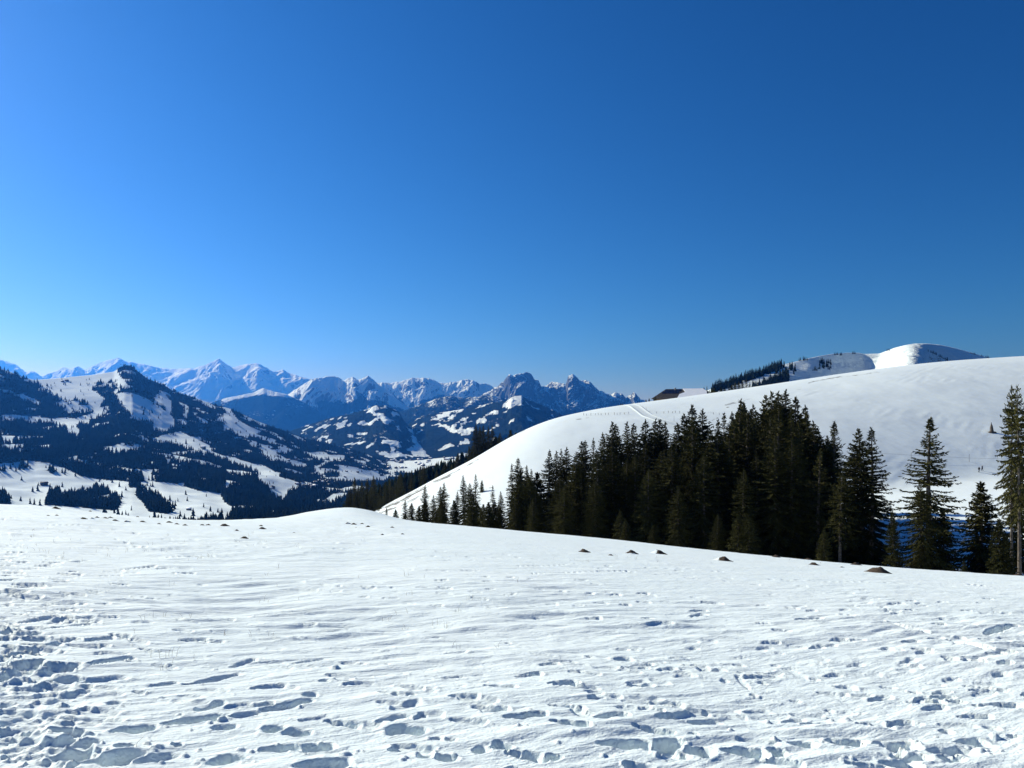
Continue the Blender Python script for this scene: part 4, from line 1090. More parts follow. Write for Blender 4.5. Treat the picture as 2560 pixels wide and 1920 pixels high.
# trees on the peak behind the white hill, photo pixels of their feet
pk = []
def pk_add(x, y, h): 
    X, Y, z = peak_pick(x, y)
    pk.append((X, Y, z - 0.5, h, RNG.uniform(0.8, 1.15)))
zF = lambda a, b: (1500 + a / 3.456, 840 + b / 3.456)
for k in range(300):                                     # wooded band on the skyline left of the peak
    t = RNG.random(); a = 960 + 590 * t; b = 470 - 205 * t + RNG.uniform(-8, 30)
    pk_add(*zF(a, b), RNG.uniform(12, 19))
for k in range(460):                                    # wooded block above the hill crest
    a = RNG.uniform(1270, 1620); b = RNG.uniform(330, 470)
    if b < 470 - (a - 1270) * 0.42: continue
    pk_add(*zF(a, b), RNG.uniform(12, 19))
for k in range(26): pk_add(*zF(RNG.uniform(1480, 1680), RNG.uniform(255, 330)), RNG.uniform(11, 19))
for k in range(26): pk_add(*zF(RNG.uniform(1890, 1985), RNG.uniform(225, 290)), RNG.uniform(9, 15))
for k in range(9): pk_add(*zF(RNG.uniform(1835, 1890), RNG.uniform(275, 305)), RNG.uniform(6, 11))
for k in range(8): pk_add(*zF(RNG.uniform(1700, 1790), 212 - RNG.uniform(0, 12)), RNG.uniform(7, 10))
zG = lambda a, b: (1920 + a / 3.456, 840 + b / 3.456)
for k in range(9): pk_add(*zG(RNG.uniform(550, 630), 160 + RNG.uniform(0, 8)), RNG.uniform(6, 9))
for k in range(6): pk_add(*zG(RNG.uniform(700, 750), 150 + RNG.uniform(0, 8)), RNG.uniform(6, 9))
for k in range(4): pk_add(*zG(RNG.uniform(1010, 1050), 128 + RNG.uniform(-6, 6)), RNG.uniform(5, 7))
for k in range(34):
    t = RNG.random() ** 0.7
    pk_add(*zG(1300 + 280 * t + RNG.normal(0, 4), 92 + 140 * t), RNG.uniform(5, 9))
for k in range(14): pk_add(*zG(*[(1770, 156), (1785, 158), (1840, 176), (1855, 180), (1890, 188), (1900, 192), (1750, 152), (1760, 154), (1780, 160), (1870, 182), (1885, 186), (1895, 190), (1905, 194), (1910, 196)][k]), RNG.uniform(5, 9))
pk = np.array(pk)
lone = []
for (a, b, h) in [(1035, 1235, 13), (655, 1150, 13), (265, 630, 12), (330, 1225, 8), (265, 1080, 10), (1285, 1290, 16), (435, 1300, 22), (1240, 615, 22), (320, 325, 16), (40, 1105, 18), (975, 1200, 12), (1320, 525, 20), (1610, 865, 20), (265, 1385, 12), (295, 1390, 12), (345, 1395, 12), (860, 1195, 10), (1505, 1430, 12), (1660, 1240, 11), (1380, 465, 18)]:
    X, Y, z = side_pick(a / 3.456, 860 + b / 3.456); lone.append((X, Y, z - 0.4, h, 1.1))
lone = np.array(lone)
src = np.concatenate([np.zeros(len(side_tr)), np.ones(len(sl)), np.full(len(pk), 2), np.full(len(lone), 3)]).astype(int)
allt = np.vstack([side_tr, sl, pk, lone])
app = allt[:, 3] / allt[:, 1] * F
pxa = CX + F * allt[:, 0] / allt[:, 1]
app[(pxa < 0) | (pxa > 2560)] = 0
app[src == 3] += 100
app[src == 2] += 4
order = np.argsort(-app)
single = order[:190]; rest = order[190:]
LAB = {0: ('small dark conifer in the woods low on the snowy hillside at left', 'conifers low on the hillside'), 1: ('small dark conifer in the woods between white hill and valley', 'conifers between white hill and valley'),
       2: ('small dark conifer in the woods on the ridge left of the rounded peak', 'conifers on the ridge by the peak'), 3: ('lone conifer standing apart on a snowy clearing of the hillside', 'lone conifers on clearings of the hillside')}
for k in single:
    a = allt[k]
    o = obj('conifer_tree', CT_ME[k % 8], None, None, tuple(a[:3]))
    o.rotation_euler = (0, 0, RNG.uniform(0, 6.28)); o.scale = (a[3] * a[4], a[3] * a[4], a[3])
    tag(o, *(LAB[src[k]][0], 'tree', LAB[src[k]][1]))
def forest_stuff(idx, name, label):
    Vs = []; Ts = []; off = 0
    idx = np.asarray(idx)
    for v in range(8):
        a = allt[idx[v::8]]
        if not len(a): continue
        bv, bt = CT[v]
        an = RNG.uniform(0, 6.28, len(a)); c, s = np.cos(an)[:, None], np.sin(an)[:, None]
        w = (a[:, 3] * a[:, 4])[:, None]
        vx = (bv[None, :, 0] * c - bv[None, :, 1] * s) * w + a[:, 0:1]
        vy = (bv[None, :, 0] * s + bv[None, :, 1] * c) * w + a[:, 1:2]
        vz = bv[None, :, 2] * a[:, 3:4] + a[:, 2:3]
        Vs.append(np.stack([vx, vy, vz], 2).reshape(-1, 3))
        Ts.append((bt[None] + (np.arange(len(a)) * len(bv))[:, None, None]).reshape(-1, 3) + off)
        off += len(a) * len(bv)
    o = obj(name, raw_mesh(name, np.vstack(Vs), np.vstack(Ts)), M_FARTREE)
    tag(o, label, 'forest', kind='stuff')
forest_stuff([k for k in rest if src[k] in (0, 3)], 'hillside_forest', 'dark conifer forest covering the hillside at left')
forest_stuff([k for k in rest if src[k] in (1,)], 'slope_forest', 'dark conifer forest on the slope behind the white hill')
if (src[rest] == 2).any():
    forest_stuff([k for k in rest if src[k] == 2], 'ridge_forest', 'thin conifer cover around the rounded peak')

# ------------------------------------------------------------------ buildings
M_WOOD = mat_simple('weathered_wood', (0.035, 0.024, 0.017), (0.10, 0.07, 0.045), 1.2)
M_ROOFD = mat_simple('roof_slates', (0.030, 0.030, 0.033), (0.075, 0.07, 0.068), 0.8)
M_ROOFS = mat_simple('roof_snow', (0.80, 0.83, 0.87), (0.88, 0.89, 0.91), 0.6)
M_PV = mat_simple('solar_cells', (0.008, 0.010, 0.022), (0.018, 0.022, 0.04), 0.5, rough=0.25, spec=0.5)
M_STONE = mat_simple('plaster', (0.30, 0.28, 0.25), (0.42, 0.40, 0.36), 1.0)
M_METAL = mat_simple('grey_metal', (0.12, 0.12, 0.125), (0.22, 0.22, 0.23), 2.0, rough=0.5)
M_POST = mat_simple('post_wood', (0.06, 0.045, 0.035), (0.14, 0.11, 0.085), 4.0)
M_ROPE = mat_simple('rope', (0.05, 0.05, 0.06), (0.12, 0.11, 0.10), 8.0)

def slab(quad, th):
    """a flat plate of given thickness lying on a quad"""
    q = np.array(quad, float)
    n = np.cross(q[1] - q[0], q[3] - q[0]); n /= np.linalg.norm(n)
    v = np.vstack([q, q + n * th])
    f = np.array([(3, 2, 1, 0), (4, 5, 6, 7), (0, 1, 5, 4), (1, 2, 6, 5), (2, 3, 7, 6), (3, 0, 4, 7)])
    return v, f

def farmhouse():
    Yh = 392.0
    k = Yh / F
    x0, x1 = (1666 - CX) * k, (1753 - CX) * k
    zt = float(zpix(973, Yh))
    cxm = (x0 + x1) / 2
    root = empty('farmhouse', (cxm, Yh, zt - 7.0), math.radians(-16))
    a, b = x0 - cxm, x1 - cxm                # ridge ends
    hl = 6.8                                 # hip length at the left
    ev = 10.5; zr = 7.0; ze = 1.6
    def at(x, y, z): return (x, y, z)
    wl, wr = a - hl + 0.9, b + 2.6
    V, Q = join([box(wl, wr, -ev + 0.9, ev - 0.9, -4.0, ze + 0.35)])
    wall = obj('wall', raw_mesh('wall', V, Q), M_WOOD, root)
    # board gable on the right under a half hip
    gv = np.array([(wr - .05, -ev + 0.9, ze + .36), (wr - .05, ev - 0.9, ze + .36), (wr - .05, 1.6, zr - 1.35), (wr - .05, -1.6, zr - 1.35)])
    obj('gable', raw_mesh('gable', *slab(gv, 0.12)), M_WOOD, root)
    roof = empty('roof', (0, 0, 0)); roof.parent = root
    fr = [(a - hl, -ev, ze), (b + 3.4, -ev, ze), (b + 3.4, -1.7, zr - 1.55), (b + 0.6, 0, zr), (a, 0, zr)]
    def plate(poly, th, name, mat, par):
        q = np.array(poly, float); n = np.cross(q[1] - q[0], q[-1] - q[0]); n /= np.linalg.norm(n)
        bm = bmesh.new()
        lo = [bm.verts.new(p) for p in q]; hi = [bm.verts.new(p + n * th) for p in q]
        bm.faces.new(lo[::-1]); bm.faces.new(hi)
        for i in range(len(q)):
            j = (i + 1) % len(q); bm.faces.new((lo[i], lo[j], hi[j], hi[i]))
        me = bpy.data.meshes.new(name); bm.to_mesh(me); bm.free()
        return obj(name, me, mat, par)
    plate(fr, 0.18, 'front_slope', M_ROOFD, roof)
    plate([(p[0], -p[1], p[2]) for p in fr[::-1]], 0.18, 'back_slope', M_ROOFD, roof)
    plate([(a - hl, ev, ze), (a - hl, -ev, ze), (a, 0, zr)], 0.18, 'hip', M_ROOFD, roof)
    plate([(b + 3.4, -1.7, zr - 1.55), (b + 3.4, 1.7, zr - 1.55), (b + 0.6, 0, zr)], 0.18, 'half_hip', M_ROOFD, roof)
    def on(s, t):          # front slope: s along x in metres, t from eave 0 to ridge 1
        return (s, -ev + ev * t, ze + (zr - ze) * t)
    nrm = np.array([0, -(zr - ze), ev]); nrm /= np.linalg.norm(nrm)
    def lift(poly, d): return [tuple(np.array(p) + nrm * d) for p in poly]
    plate(lift([on(a + 6.5, 0.03), on(b + 3.0, 0.03), on(b + 2.6, 0.72), on(b + 0.4, 0.985), on(a + 8.8, 0.985), on(a + 10.3, 0.62), on(a + 7.4, 0.42)], 0.20), 0.28, 'roof_snow', M_ROOFS, roof)
    for r_ in range(2):
        for c_ in range(5):
            s0 = a - 1.7 + c_ * 1.75 + (r_ * 1.2); t0 = 0.52 + r_ * 0.22
            plate(lift([on(s0, t0), on(s0 + 1.65, t0), on(s0 + 1.65, t0 + 0.2), on(s0, t0 + 0.2)], 0.21), 0.06, 'solar_panel', M_PV, roof)
    V, Q = box(a + 4.4, a + 5.3, -1.0, -0.1, zr - 1.0, zr + 0.75)
    obj('chimney', raw_mesh('chimney', V, Q), M_STONE, roof)
    tag(root, 'farmhouse with long hipped roof half covered in snow on the hill crest', 'house')
farmhouse()
# trees round the farmhouse and along the crest right of it
for k, (x, y, Y, kd) in enumerate([(1753, 973, 408, 'm'), (1760, 966, 412, 'd'), (1767, 964, 415, 's'), (1773, 975, 410, 'n'), (1780, 972, 430, 'n'), (1786, 970, 440, 'm'), (1802, 969, 430, 'n'), (1811, 970, 430, 'n'), (1822, 965, 430, 'b'), (1829, 962, 432, 'n'),
                                   (1838, 954, 435, 'a'), (1847, 951, 436, 'e'), (1856, 950, 440, 'b'), (1866, 946, 440, 's'), (1874, 955, 438, 'd'), (1638, 990, 384, 'n'), (1623, 995, 380, 'n'), (1615, 998, 380, 'm'), (1552, 1007, 360, 'm'), (1556, 1008, 362, 'n'), (1547, 1010, 362, 'n')]):
    plant_spruce(x, y, Y, kd, 'small spruce on the hill crest near the farmhouse, %s from the left' % ordinal([1638, 1623, 1615, 1552, 1556, 1547].index(x) + 1 if x < 1700 else k + 7), 'spruces on the hill crest', 1.2,
                 z=float(min(ground_z((x - CX) / F * Y, Y), zpix(y, Y) - 1.5)))

def chalet_mesh(seed):
    r = random.Random(seed)
    w, d, h, rf_ = 6.5, 5.5, 4.5, 3.2
    V, Q = box(-w, w, -d, d, -2, h)
    parts = [(V, Q)]
    mats = [0] * 6
    for sgn in (-1, 1):
        q = [(-w - 1, sgn * (d + 1), h - 0.4), (w + 1, sgn * (d + 1), h - 0.4), (w + 1, 0, h + rf_), (-w - 1, 0, h + rf_)]
        if sgn > 0: q = q[::-1]
        parts.append(slab(q, 0.5)); mats += [1] * 6
    for sgn in (-1, 1):
        q = [(sgn * w, -d, h - .01), (sgn * w, d, h - .01), (sgn * w, 0.3, h + rf_ - .3), (sgn * w, -0.3, h + rf_ - .3)]
        parts.append(slab(q if sgn > 0 else q[::-1], 0.1)); mats += [0] * 6
    V, Q = join(parts)
    me = raw_mesh('chalet', V, Q, mat_idx=mats)
    me.materials.append([M_WOOD, M_WOOD, M_STONE][seed % 3]); me.materials.append(M_ROOFS if seed % 4 else M_ROOFD)
    return me
CH = [chalet_mesh(k) for k in range(8)]
def chalet(x, y, k, label, group=None, s=1.0, rz=None):
    X, Y, z = side_pick(x, y)
    o = obj('chalet', CH[k % 8], None, None, (X, Y, z))
    o.rotation_euler = (0, 0, random.uniform(0, 3.14) if rz is None else rz); o.scale = (s, s, s)
    tag(o, label, 'house', group)
zA = lambda a, b: (a / 3.456, 860 + b / 3.456)
chalet(*zA(385, 1222), 0, 'dark barn alone on the lower snowy meadow at left', s=0.9, rz=0.3)
chalet(*zA(1636, 1440), 3, 'small dark hut on the low snowy knoll at left', s=0.55, rz=0.2)
chalet(*zA(580, 322), 4, 'dark alpine hut on the snowy plateau left of the wooded summit', s=0.9, rz=0.1)
chalet(*zA(545, 326), 1, 'left of the two alpine huts on the snowy plateau', s=0.8, rz=0.1)
chalet(*zA(1750, 905), 5, 'chalet on the sunny clearing below the right flank of the wooded summit', s=1.2)
chalet(*zA(2040, 690), 2, 'chalet among trees high on the right flank of the wooded summit', s=1.0)
rc = random.Random(31)
zBp = lambda a, b: (560 + a / 3.456, 860 + b / 3.456)
for k in range(44):
    a = rc.uniform(1400, 2050); b = rc.uniform(955, 1080)
    chalet(*zBp(a, b), rc.randint(0, 7), 'small snow-roofed chalet of the village in the valley bottom', 'chalets of the valley village', rc.uniform(0.9, 1.5))
for k in range(22):
    a = rc.uniform(620, 920); b = rc.uniform(1185, 1240)
    chalet(*zBp(a, b), rc.randint(0, 7), 'small chalet of the hamlet at the foot of the hillside', 'chalets of the hamlet', rc.uniform(0.7, 1.0))
for k in range(12):
    a, b = [(1060, 1105), (1150, 1115), (1300, 1095), (1340, 1090), (1250, 1080), (1200, 1075), (420, 1250), (400, 1255), (560, 1010), (630, 1005), (1040, 1155), (1110, 990)][k]
    chalet(*zBp(a, b), rc.randint(0, 7), 'scattered chalet on the bright meadow beside the valley village', 'scattered valley chalets', rc.uniform(0.7, 1.0))

# mast on the wooded summit
X, Y, z = side_pick(310, 917)
r_ = empty('summit_mast', (X, Y, z))
obj('pole', raw_mesh('pole', *tube((0, 0, -2), (0, 0, 22), 0.45, 0.2, 6)), M_METAL, r_)
obj('antenna', raw_mesh('antenna', *join([tube((-1.2, 0, 17), (1.2, 0, 17), 0.2, 0.2, 5), tube((-0.9, 0, 19.5), (0.9, 0, 19.5), 0.2, 0.2, 5)])), M_METAL, r_)
tag(r_, 'thin radio mast on top of the wooded summit', 'mast')

# ------------------------------------------------------------------ fences, poles, path on the white hill
def path_ribbon():
    pts = [(1572, 1012.5), (1585, 1016), (1597, 1024), (1606, 1033), (1616, 1040), (1632, 1046), (1652, 1052), (1680, 1060), (1720, 1072)]
    P3 = [hill_pick(x, y) for x, y in pts]
    P3 = np.array(P3, float)
    t = np.linspace(0, len(P3) - 1, 70)
    C = np.stack([np.interp(t, np.arange(len(P3)), P3[:, k]) for k in range(3)], 1)
    k_ = np.ones(7) / 7
    for k in range(2): C[:, k] = np.convolve(np.pad(C[:, k], 3, 'edge'), k_, 'valid')
    d = np.gradient(C[:, :2], axis=0); d /= np.linalg.norm(d, axis=1)[:, None] + 1e-9
    nrm = np.stack([-d[:, 1], d[:, 0]], 1)
    offs = np.array([-2.6, -2.2, -1.9, -1.5, -0.8, 0, 0.8, 1.5, 1.9, 2.2, 2.6]); hs = np.array([0.02, 0.32, 0.3, 0.1, 0.08, 0.08, 0.08, 0.1, 0.3, 0.32, 0.02])
    X = C[:, :1] + nrm[:, :1] * offs; Yv = C[:, 1:2] + nrm[:, 1:2] * offs
    zi = np.array([[hill_at(a, b) for a, b in zip(ra, rb)] for ra, rb in zip(X, Yv)])
    Zv = zi + hs + 0.05
    o = obj('path', grid_mesh('path', X, Yv, Zv), mat_simple('packed_snow', (0.62, 0.69, 0.70), (0.70, 0.765, 0.775), 0.3))
    tag(o, 'groomed winter path with raised snow edges over the white hill', 'path', kind='structure')
def hill_at(X, Y):
    u = X / Y
    fi = np.interp(Y, hr, np.arange(len(hr))); fj = np.interp(u, hu, np.arange(len(hu)))
    i = min(int(fi), len(hr) - 2); j = min(int(fj), len(hu) - 2); a, b = fi - i, fj - j
    return HZ[i, j] * (1 - a) * (1 - b) + HZ[i + 1, j] * a * (1 - b) + HZ[i, j + 1] * (1 - a) * b + HZ[i + 1, j + 1] * a * b
path_ribbon()

post_me = raw_mesh('post', *join([tube((0, 0, -0.3), (0, 0, 0.9), 0.075, 0.07, 6), tube((0, 0, 0.9), (0, 0, 0.95), 0.07, 0.02, 6)]))
post_me.materials.append(M_POST)
def fence(pxs, label, first):
    base = hill_pick(*pxs[0])
    root = empty('pasture_fence', base)
    last = None; wires = []
    for k, (x, y) in enumerate(pxs):
        X, Y, z = hill_pick(x, y); z = hill_at(X, Y)
        p = obj('post', post_me, None, root, (X - base[0], Y - base[1], z - base[2]))
        p.scale = (1, 1, rf.uniform(0.75, 1.15)); p.rotation_euler = (rf.gauss(0, .05), rf.gauss(0, .05), 0)
        c = (X - base[0], Y - base[1], z - base[2])
        if last:
            for hgt in (0.45, 0.8): wires.append(tube((last[0], last[1], last[2] + hgt), (c[0], c[1], c[2] + hgt), 0.008, 0.008, 3))
        last = c
    obj('wire', raw_mesh('wire', *join(wires)), M_ROPE, root)
    tag(root, label, 'fence')
fence([(1457 + k * 9.4 + rf.uniform(-2, 2), 1039.5 - k * 0.25) for k in range(13)], 'row of low pasture fence posts left of the winter path', 0)
fence([(1622, 1034), (1641, 1034), (1658, 1034), (1669, 1034), (1679, 1033.5), (1688, 1033.5), (1698, 1034), (1738, 1034.5), (1748, 1034.5), (1783, 1037), (1795, 1038), (1806, 1039)], 'row of low pasture fence posts right of the winter path', 0)

def marker(x, y0, y1, label, Y=None, z=None):
    if Y is None: X, Y, z = hill_pick(x, y1)
    else: X = (x - CX) / F * Y; z = ground_z(X, Y)
    h = (y1 - y0) / F * Y
    r_ = empty('snow_pole', (X, Y, z))
    obj('pole', raw_mesh('pole', *tube((0, 0, -0.4), (0, 0, h), 0.045, 0.035, 6)), M_POST, r_)
    obj('cap', raw_mesh('cap', *tube((0, 0, h), (0, 0, h + 0.12), 0.05, 0.03, 6)), M_METAL, r_)
    tag(r_, label, 'pole')
marker(1682, 1042, 1055, 'thin snow pole beside the winter path above the forest')
marker(1613, 1021, 1029, 'short snow pole on the right edge of the winter path')
marker(2236, 1252, 1283, 'thin snow pole standing in the blue tree shade', 140)

def rope_barrier():
    pts = [(2150, 1188), (2278, 1192), (2423, 1196), (2560, 1198), (2700, 1200)]
    Yb = 236.0
    base = ((2423 - CX) / F * Yb, Yb, 0)
    root = empty('rope_barrier', (base[0], base[1], hill_at(base[0], Yb)))
    last = None; rp = []
    for x, y in pts:
        X = (x - CX) / F * Yb; z = hill_at(X, Yb) - root.location[2]
        h = 2.55 if x == 2423 else 2.2
        obj('post', raw_mesh('post', *tube((X - base[0], 0, z - 0.3), (X - base[0], 0, z + h), 0.05, 0.045, 6)), M_POST, root)
        c = (X - base[0], 0, z + 1.25)
        if last: rp.append(tube(last, c, 0.022, 0.022, 4))
        last = c
    obj('rope', raw_mesh('rope', *join(rp)), M_ROPE, root)
    tag(root, 'rope barrier on thin posts along the walking trail below the hill', 'barrier')
rope_barrier()

# broken snag on the hillside at right
def snag():
    X, Y, z = hill_pick(2478, 1084)
    k = Y / F
    H = 26 * k
    root = empty('dead_snag', (X, Y, z))
    th = np.arange(7) * 2 * np.pi / 7
    prof = [(0.0, 0.75), (0.12, 0.55), (0.45, 0.48), (0.62, 0.40), (0.75, 0.2), (1.0, 0.04)]
    r = np.random.default_rng(4)
    V = np.concatenate([np.stack([-0.06 * H * t + R_ * np.cos(th) * r.uniform(.8, 1.2, 7) * H / 3.6, R_ * np.sin(th) * r.uniform(.8, 1.2, 7) * H / 3.6, np.full(7, t * H) - (0.4 if t == 0 else 0)], 1) for t, R_ in prof])
    i = np.arange(7); j = (i + 1) % 7
    Q = np.concatenate([np.stack([i + 7 * q, j + 7 * q, j + 7 * q + 7, i + 7 * q + 7], 1) for q in range(len(prof) - 1)])
    obj('trunk', raw_mesh('trunk', V, Q, True), M_BARK, root)
    a = np.linspace(0, 2 * np.pi, 13)[:-1]
    rings = [np.stack([R_ * np.cos(a) * r.uniform(.8, 1.2, 12), 0.6 * R_ * np.sin(a) * r.uniform(.8, 1.2, 12), np.full(12, hh)], 1) for R_, hh in ((1.7, -0.15), (1.2, 0.25), (0.5, 0.45))]
    V = np.concatenate(rings); i = np.arange(12); j = (i + 1) % 12
    Q = np.concatenate([np.stack([i + 12 * q, j + 12 * q, j + 12 * q + 12, i + 12 * q + 12], 1) for q in range(2)])
    obj('root_mound', raw_mesh('root_mound', V, Q, True), M_POST, root)
    tag(root, 'broken pointed dead snag on the white hill beside the right-edge trees', 'dead tree')
snag()

# ------------------------------------------------------------------ two walkers on the trail
M_SKIN = mat_simple('skin', (0.45, 0.28, 0.2), (0.55, 0.36, 0.27), 5.0, rough=0.5)
M_DARKC = mat_simple('dark_cloth', (0.012, 0.013, 0.017), (0.025, 0.026, 0.032), 6.0)
M_BLUEC = mat_simple('navy_cloth', (0.014, 0.018, 0.032), (0.03, 0.036, 0.055), 6.0)
M_HAIR = mat_simple('hair', (0.015, 0.01, 0.008), (0.04, 0.028, 0.02), 9.0)
def skin_obj(name, pts, edges, radii, mat, parent, root=0):
    me = bpy.data.meshes.new(name)
    bm = bmesh.new()
    sk = bm.verts.layers.skin.verify()
    bv = [bm.verts.new(p) for p in pts]
    for k, r_ in enumerate(radii):
        bv[k][sk].radius = (r_, r_); bv[k][sk].use_root = (k == root)
    for a, b in edges: bm.edges.new((bv[a], bv[b]))
    bm.to_mesh(me); bm.free()
    o = obj(name, me, mat, parent)
    m = o.modifiers.new('skin', 'SKIN'); m.use_smooth_shade = True
    s = o.modifiers.new('subd', 'SUBSURF'); s.levels = 1; s.render_levels = 1
    return o
def walker(x, Y, H, label, phase, coat):
    X = (x - CX) / F * Y
    root = empty('person', (X, Y, hill_at(X, Y)), math.radians(-90))   # walking to the right along the trail
    root.scale = (H / 1.75,) * 3
    s = phase
    P_ = {'pel': (0, 0, .95), 'bel': (0, .01, 1.12), 'che': (0, .03, 1.32), 'nec': (0, .04, 1.48), 'hd0': (0, .06, 1.58), 'hd1': (0, .06, 1.72),
          'hl': (-.09, 0, .90), 'kl': (-.10, .16 * s, .50), 'al': (-.10, .06 * s if s > 0 else -.28, .09), 'fl': (-.10, .06 * s + .16 if s > 0 else -.14, .03),
          'hr': (.09, 0, .90), 'kr': (.10, -.04 * s, .50), 'ar': (.10, -.26 * s, .11), 'fr': (.10, -.12 * s, .03),
          'sl': (-.19, .03, 1.42), 'el': (-.25, -.10 * s, 1.15), 'wl': (-.22, .05 - .05 * s, .93), 'tl': (-.21, .09, .83), 'sr': (.19, .03, 1.42), 'er': (.25, .12 * s, 1.15), 'wr': (.22, .24 * s, .97), 'tr': (.21, .29 * s, .88)}
    K = list(P_)
    E = [('pel', 'bel'), ('bel', 'che'), ('che', 'nec'), ('nec', 'hd0'), ('hd0', 'hd1'), ('pel', 'hl'), ('hl', 'kl'), ('kl', 'al'), ('al', 'fl'), ('pel', 'hr'), ('hr', 'kr'), ('kr', 'ar'), ('ar', 'fr'),
         ('che', 'sl'), ('sl', 'el'), ('el', 'wl'), ('wl', 'tl'), ('che', 'sr'), ('sr', 'er'), ('er', 'wr'), ('wr', 'tr')]
    R_ = {'pel': .15, 'bel': .14, 'che': .16, 'nec': .06, 'hd0': .085, 'hd1': .09, 'hl': .10, 'kl': .07, 'al': .05, 'fl': .045, 'hr': .10, 'kr': .07, 'ar': .05, 'fr': .045,
          'sl': .075, 'el': .055, 'wl': .042, 'tl': .035, 'sr': .075, 'er': .055, 'wr': .042, 'tr': .035}
    skin_obj('body', [P_[k] for k in K], [(K.index(a), K.index(b)) for a, b in E], [R_[k] for k in K], M_SKIN, root, 0)
    ck = ['pel', 'bel', 'che', 'nec', 'sl', 'el', 'wl', 'sr', 'er', 'wr']
    ce = [e for e in E if e[0] in ck and e[1] in ck]
    skin_obj('jacket', [P_[k] for k in ck], [(ck.index(a), ck.index(b)) for a, b in ce], [R_[k] + .035 for k in ck], coat, root, 0)
    tk = ['pel', 'hl', 'kl', 'al', 'fl', 'hr', 'kr', 'ar', 'fr']
    te = [e for e in E if e[0] in tk and e[1] in tk]
    skin_obj('trousers', [P_[k] for k in tk], [(tk.index(a), tk.index(b)) for a, b in te], [R_[k] + .02 for k in tk], M_DARKC, root, 0)
    skin_obj('hair', [(0, .03, 1.62), (0, .04, 1.74)], [(0, 1)], [.09, .085], M_HAIR, root, 0)
    tag(root, label, 'person')
walker(2447.5, 228, 1.78, 'left of two walkers in dark winter clothes on the trail', 1.0, M_DARKC)
walker(2455.5, 229, 1.72, 'right of two walkers in dark winter clothes on the trail, leaning forward', -1.0, M_BLUEC)

# ------------------------------------------------------------------ molehills and dry grass on the snowfield
def mat_molehill():
    m, n, l, b = new_mat('molehill_soil')
    tc = n.new('ShaderNodeTexCoord')
    t = noise_node(n, l, 3.0, 5, 0.7, tc.outputs['Object']); t2 = noise_node(n, l, 14.0, 4, 0.7, tc.outputs['Object'])
    at = n.new('ShaderNodeAttribute'); at.attribute_name = 'snow'
    soil = mix_col(n, l, t2.outputs[0], (0.022, 0.014, 0.009), (0.10, 0.062, 0.034))
    f = maprange(n, l, math_node(n, l, 'ADD', at.outputs['Fac'], math_node(n, l, 'MULTIPLY', math_node(n, l, 'SUBTRACT', t.outputs[0], 0.5), 0.8)), 0.45, 0.6)
    l.new(mix_col(n, l, f, soil, SNOW), b.inputs['Base Color'])
    b.inputs['Roughness'].default_value = 0.9
    l.new(bump(n, l, t2.outputs[0], 0.04), b.inputs['Normal'])
    return m
M_SOIL = mat_molehill()
def mole_mesh(seed, cover):
    r = np.linspace(0, 1, 10); a = np.linspace(0, 2 * np.pi, 25)[:-1]
    Rr, Aa = np.meshgrid(r, a, indexing='ij')
    X = Rr * np.cos(Aa); Yv = Rr * np.sin(Aa)
    h = 0.38 * np.exp(-(Rr / 0.55) ** 1.7) * (1 + 0.5 * fbm(X * 1.8 + seed * 5, Yv * 1.8, 3, 600 + seed)) + 0.10 * fbm(X * 4 + seed, Yv * 4, 3, 620) * (1 - Rr)
    h -= 0.10 * Rr ** 3
    snow = sstep(0.85, 1.0, Rr) + cover * (0.5 + 1.3 * gn(X * 1.2 + seed * 3, Yv * 1.2, 640) + 0.5 * X)
    v = np.stack([X.ravel(), Yv.ravel(), h.ravel()], 1)
    i = np.arange(10 * 24).reshape(10, 24)
    f = np.concatenate([np.stack([i[k], np.roll(i[k], -1), np.roll(i[k + 1], -1), i[k + 1]], 1)[:, ::-1] for k in range(9)])
    me = raw_mesh('molehill', v, f, True, {'snow': snow}); me.materials.append(M_SOIL)
    return me
MO = [mole_mesh(k, 0.0) for k in range(3)] + [mole_mesh(k, 0.8) for k in range(3, 6)]
moles = [(1460, 1380, 34, 0, 'brown bare molehill, leftmost of the row in front of the forest'), (1526, 1388, 18, 1, 'small low brown molehill second in the row in front of the forest'),
    (1578, 1384, 38, 3, 'half snow-covered molehill third in the row in front of the forest'), (1645, 1383, 48, 4, 'wide half snow-covered molehill fourth in the row in front of the forest'),
    (1806, 1401, 50, 5, 'snow-streaked molehill fifth in the row in front of the forest'), (2035, 1412, 30, 4, 'low dark molehill by the right end of the forest edge'),
    (2196, 1430, 66, 2, 'largest bare brown molehill below the tall spruces at right'), (137, 1276, 26, 0, 'tallest dark molehill on the left skyline of the snowfield')]
lm = [(120, 1290, 11), (141, 1290, 12), (208, 1298, 18), (230, 1298, 16), (242, 1296, 12), (262, 1297, 16), (275, 1296, 14), (287, 1301, 20), (317, 1303, 18), (343, 1291, 16), (355, 1303, 18), (397, 1306, 14), (422, 1304, 20), (441, 1307, 18), (520, 1311, 18),
      (560, 1318, 26), (505, 1316, 20), (652, 1314, 15), (655, 1321, 22), (870, 1312, 14), (884, 1313, 14), (905, 1313, 13), (890, 1320, 7), (920, 1319, 12), (980, 1320, 14), (956, 1336, 12), (1006, 1337, 12), (462, 1316, 16), (590, 1326, 16), (735, 1331, 18), (610, 1352, 26), (2140, 1410, 30), (2545, 1436, 24), (2105, 1418, 14), (1940, 1393, 26), (2020, 1397, 24), (225, 1273, 9)]
lm.sort()
for k, (x, y, w) in enumerate(lm):
    side = 'left and middle rim' if x < 1100 else 'right rim'
    n_ = k + 1 if x < 1100 else [q[0] for q in lm if q[0] >= 1100].index(x) + 1
    moles.append((x, y, w, (0, 1, 2, 1, 5)[k % 5], 'small dark molehill on the %s of the snowfield, %s from left' % (side, ordinal(n_))))
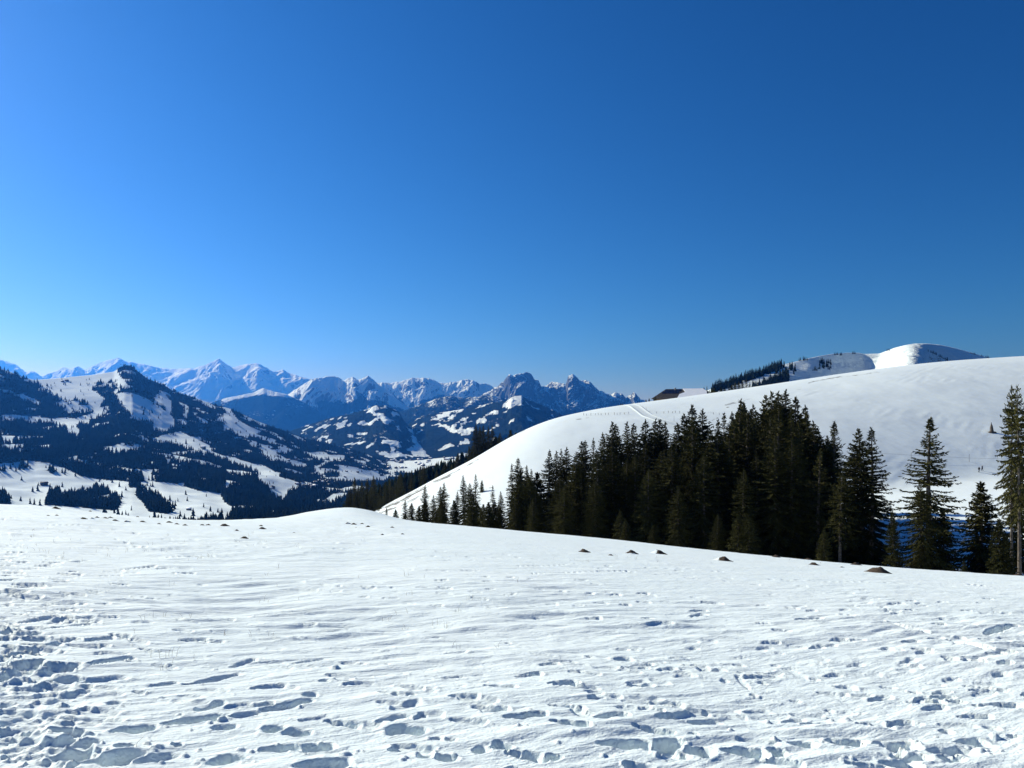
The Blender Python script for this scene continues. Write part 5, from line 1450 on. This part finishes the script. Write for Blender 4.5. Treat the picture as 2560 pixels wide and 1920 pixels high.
for (x, y, w, v, lab) in moles:
    X, Y = field_pick(x, y)
    s = w / F * Y * 0.62
    z = float(field_z(np.float64(X / Y), np.float64(Y)))
    i = int(np.searchsorted(ROWS, Y)); j = int(np.searchsorted(U, X / Y)); z += float(relief[i, j])
    o = obj('molehill', MO[v], None, None, (X, Y, z - 0.01))
    o.scale = (s, s * 0.9, s * (0.95 if w > 12 else 1.1)); o.rotation_euler = (0, 0, rf.uniform(0, 6.28))
    tag(o, lab, 'molehill', 'molehills on the snowfield')

def dry_grass():
    parts = []
    g = random.Random(8)
    spots = [(zz[0] / 3.456 + zz[2], 1440 + zz[1] / 3.456) for zz in [(1920, 510, 0), (1870, 560, 0), (1630, 700, 0), (1385, 690, 0), (1470, 690, 0), (1475, 735, 0), (1420, 795, 0), (1245, 1510, 0), (2190, 505, 0), (1095, 520, 0), (1285, 385, 0), (120, 495, 640), (505, 470, 640),
             (1105, 340, 640), (1245, 300, 640), (1665, 410, 640), (1740, 285, 640), (1835, 200, 640), (1745, 575, 640), (1720, 580, 640), (1300, 400, 640), (1535, 375, 640), (45, 170, 640), (2115, 580, 640)]]
    for k in range(50): spots.append((g.uniform(20, 700), g.uniform(1318, 1400)))
    for k in range(24): spots.append((g.uniform(300, 1300), g.uniform(1350, 1540)))
    for k in range(26): spots.append((g.uniform(1380, 2100), g.uniform(1385, 1408)))
    for (x, y) in spots:
        X, Y = field_pick(x, y)
        i = int(np.searchsorted(ROWS, Y)); j = int(np.searchsorted(U, X / Y)); z = float(ZZ[i, j])
        for q in range(g.randint(1, 3)):
            h = g.uniform(0.03, 0.085) * (1.0 + Y / 60.0); lx, ly = g.gauss(0, 0.35) * h, g.gauss(0, 0.3) * h
            bx, by = X + g.gauss(0, 0.04), Y + g.gauss(0, 0.04)
            m1 = (bx + lx * 0.35, by + ly * 0.35, z + h * 0.6)
            wd = 0.0012 + 0.00007 * Y
            parts.append(tube((bx, by, z - 0.03), m1, wd, wd * 0.8, 3)); parts.append(tube(m1, (bx + lx, by + ly, z + h), wd * 0.8, wd * 0.3, 3))
    o = obj('dry_grass', raw_mesh('dry_grass', *join(parts)), mat_simple('dry_stems', (0.10, 0.075, 0.045), (0.20, 0.15, 0.09), 3.0))
    tag(o, 'sparse dry grass stems poking out of the snow', 'grass', kind='stuff')
dry_grass()

# ------------------------------------------------------------------ air between here and the far ranges
v, f = box(-30000, 30000, -600, 23000, -915, 1900)
hz = bpy.data.objects.new('haze', raw_mesh('haze', v, f))
COL.objects.link(hz)
m = bpy.data.materials.new('haze'); m.use_nodes = True
m.node_tree.nodes.clear()
ho = m.node_tree.nodes.new('ShaderNodeOutputMaterial'); hv = m.node_tree.nodes.new('ShaderNodeVolumePrincipled')
hv.inputs['Color'].default_value = (0.035, 0.25, 1.0, 1)
hv.inputs['Absorption Color'].default_value = (0.6, 0.4, 1, 1)
hv.inputs['Density'].default_value = 0.000042
hv.inputs['Anisotropy'].default_value = 0.5
m.node_tree.links.new(hv.outputs[0], ho.inputs['Volume'])
hz.data.materials.append(m)
tag(hz, 'thin blue haze filling the air of the valley', 'haze', kind='stuff')
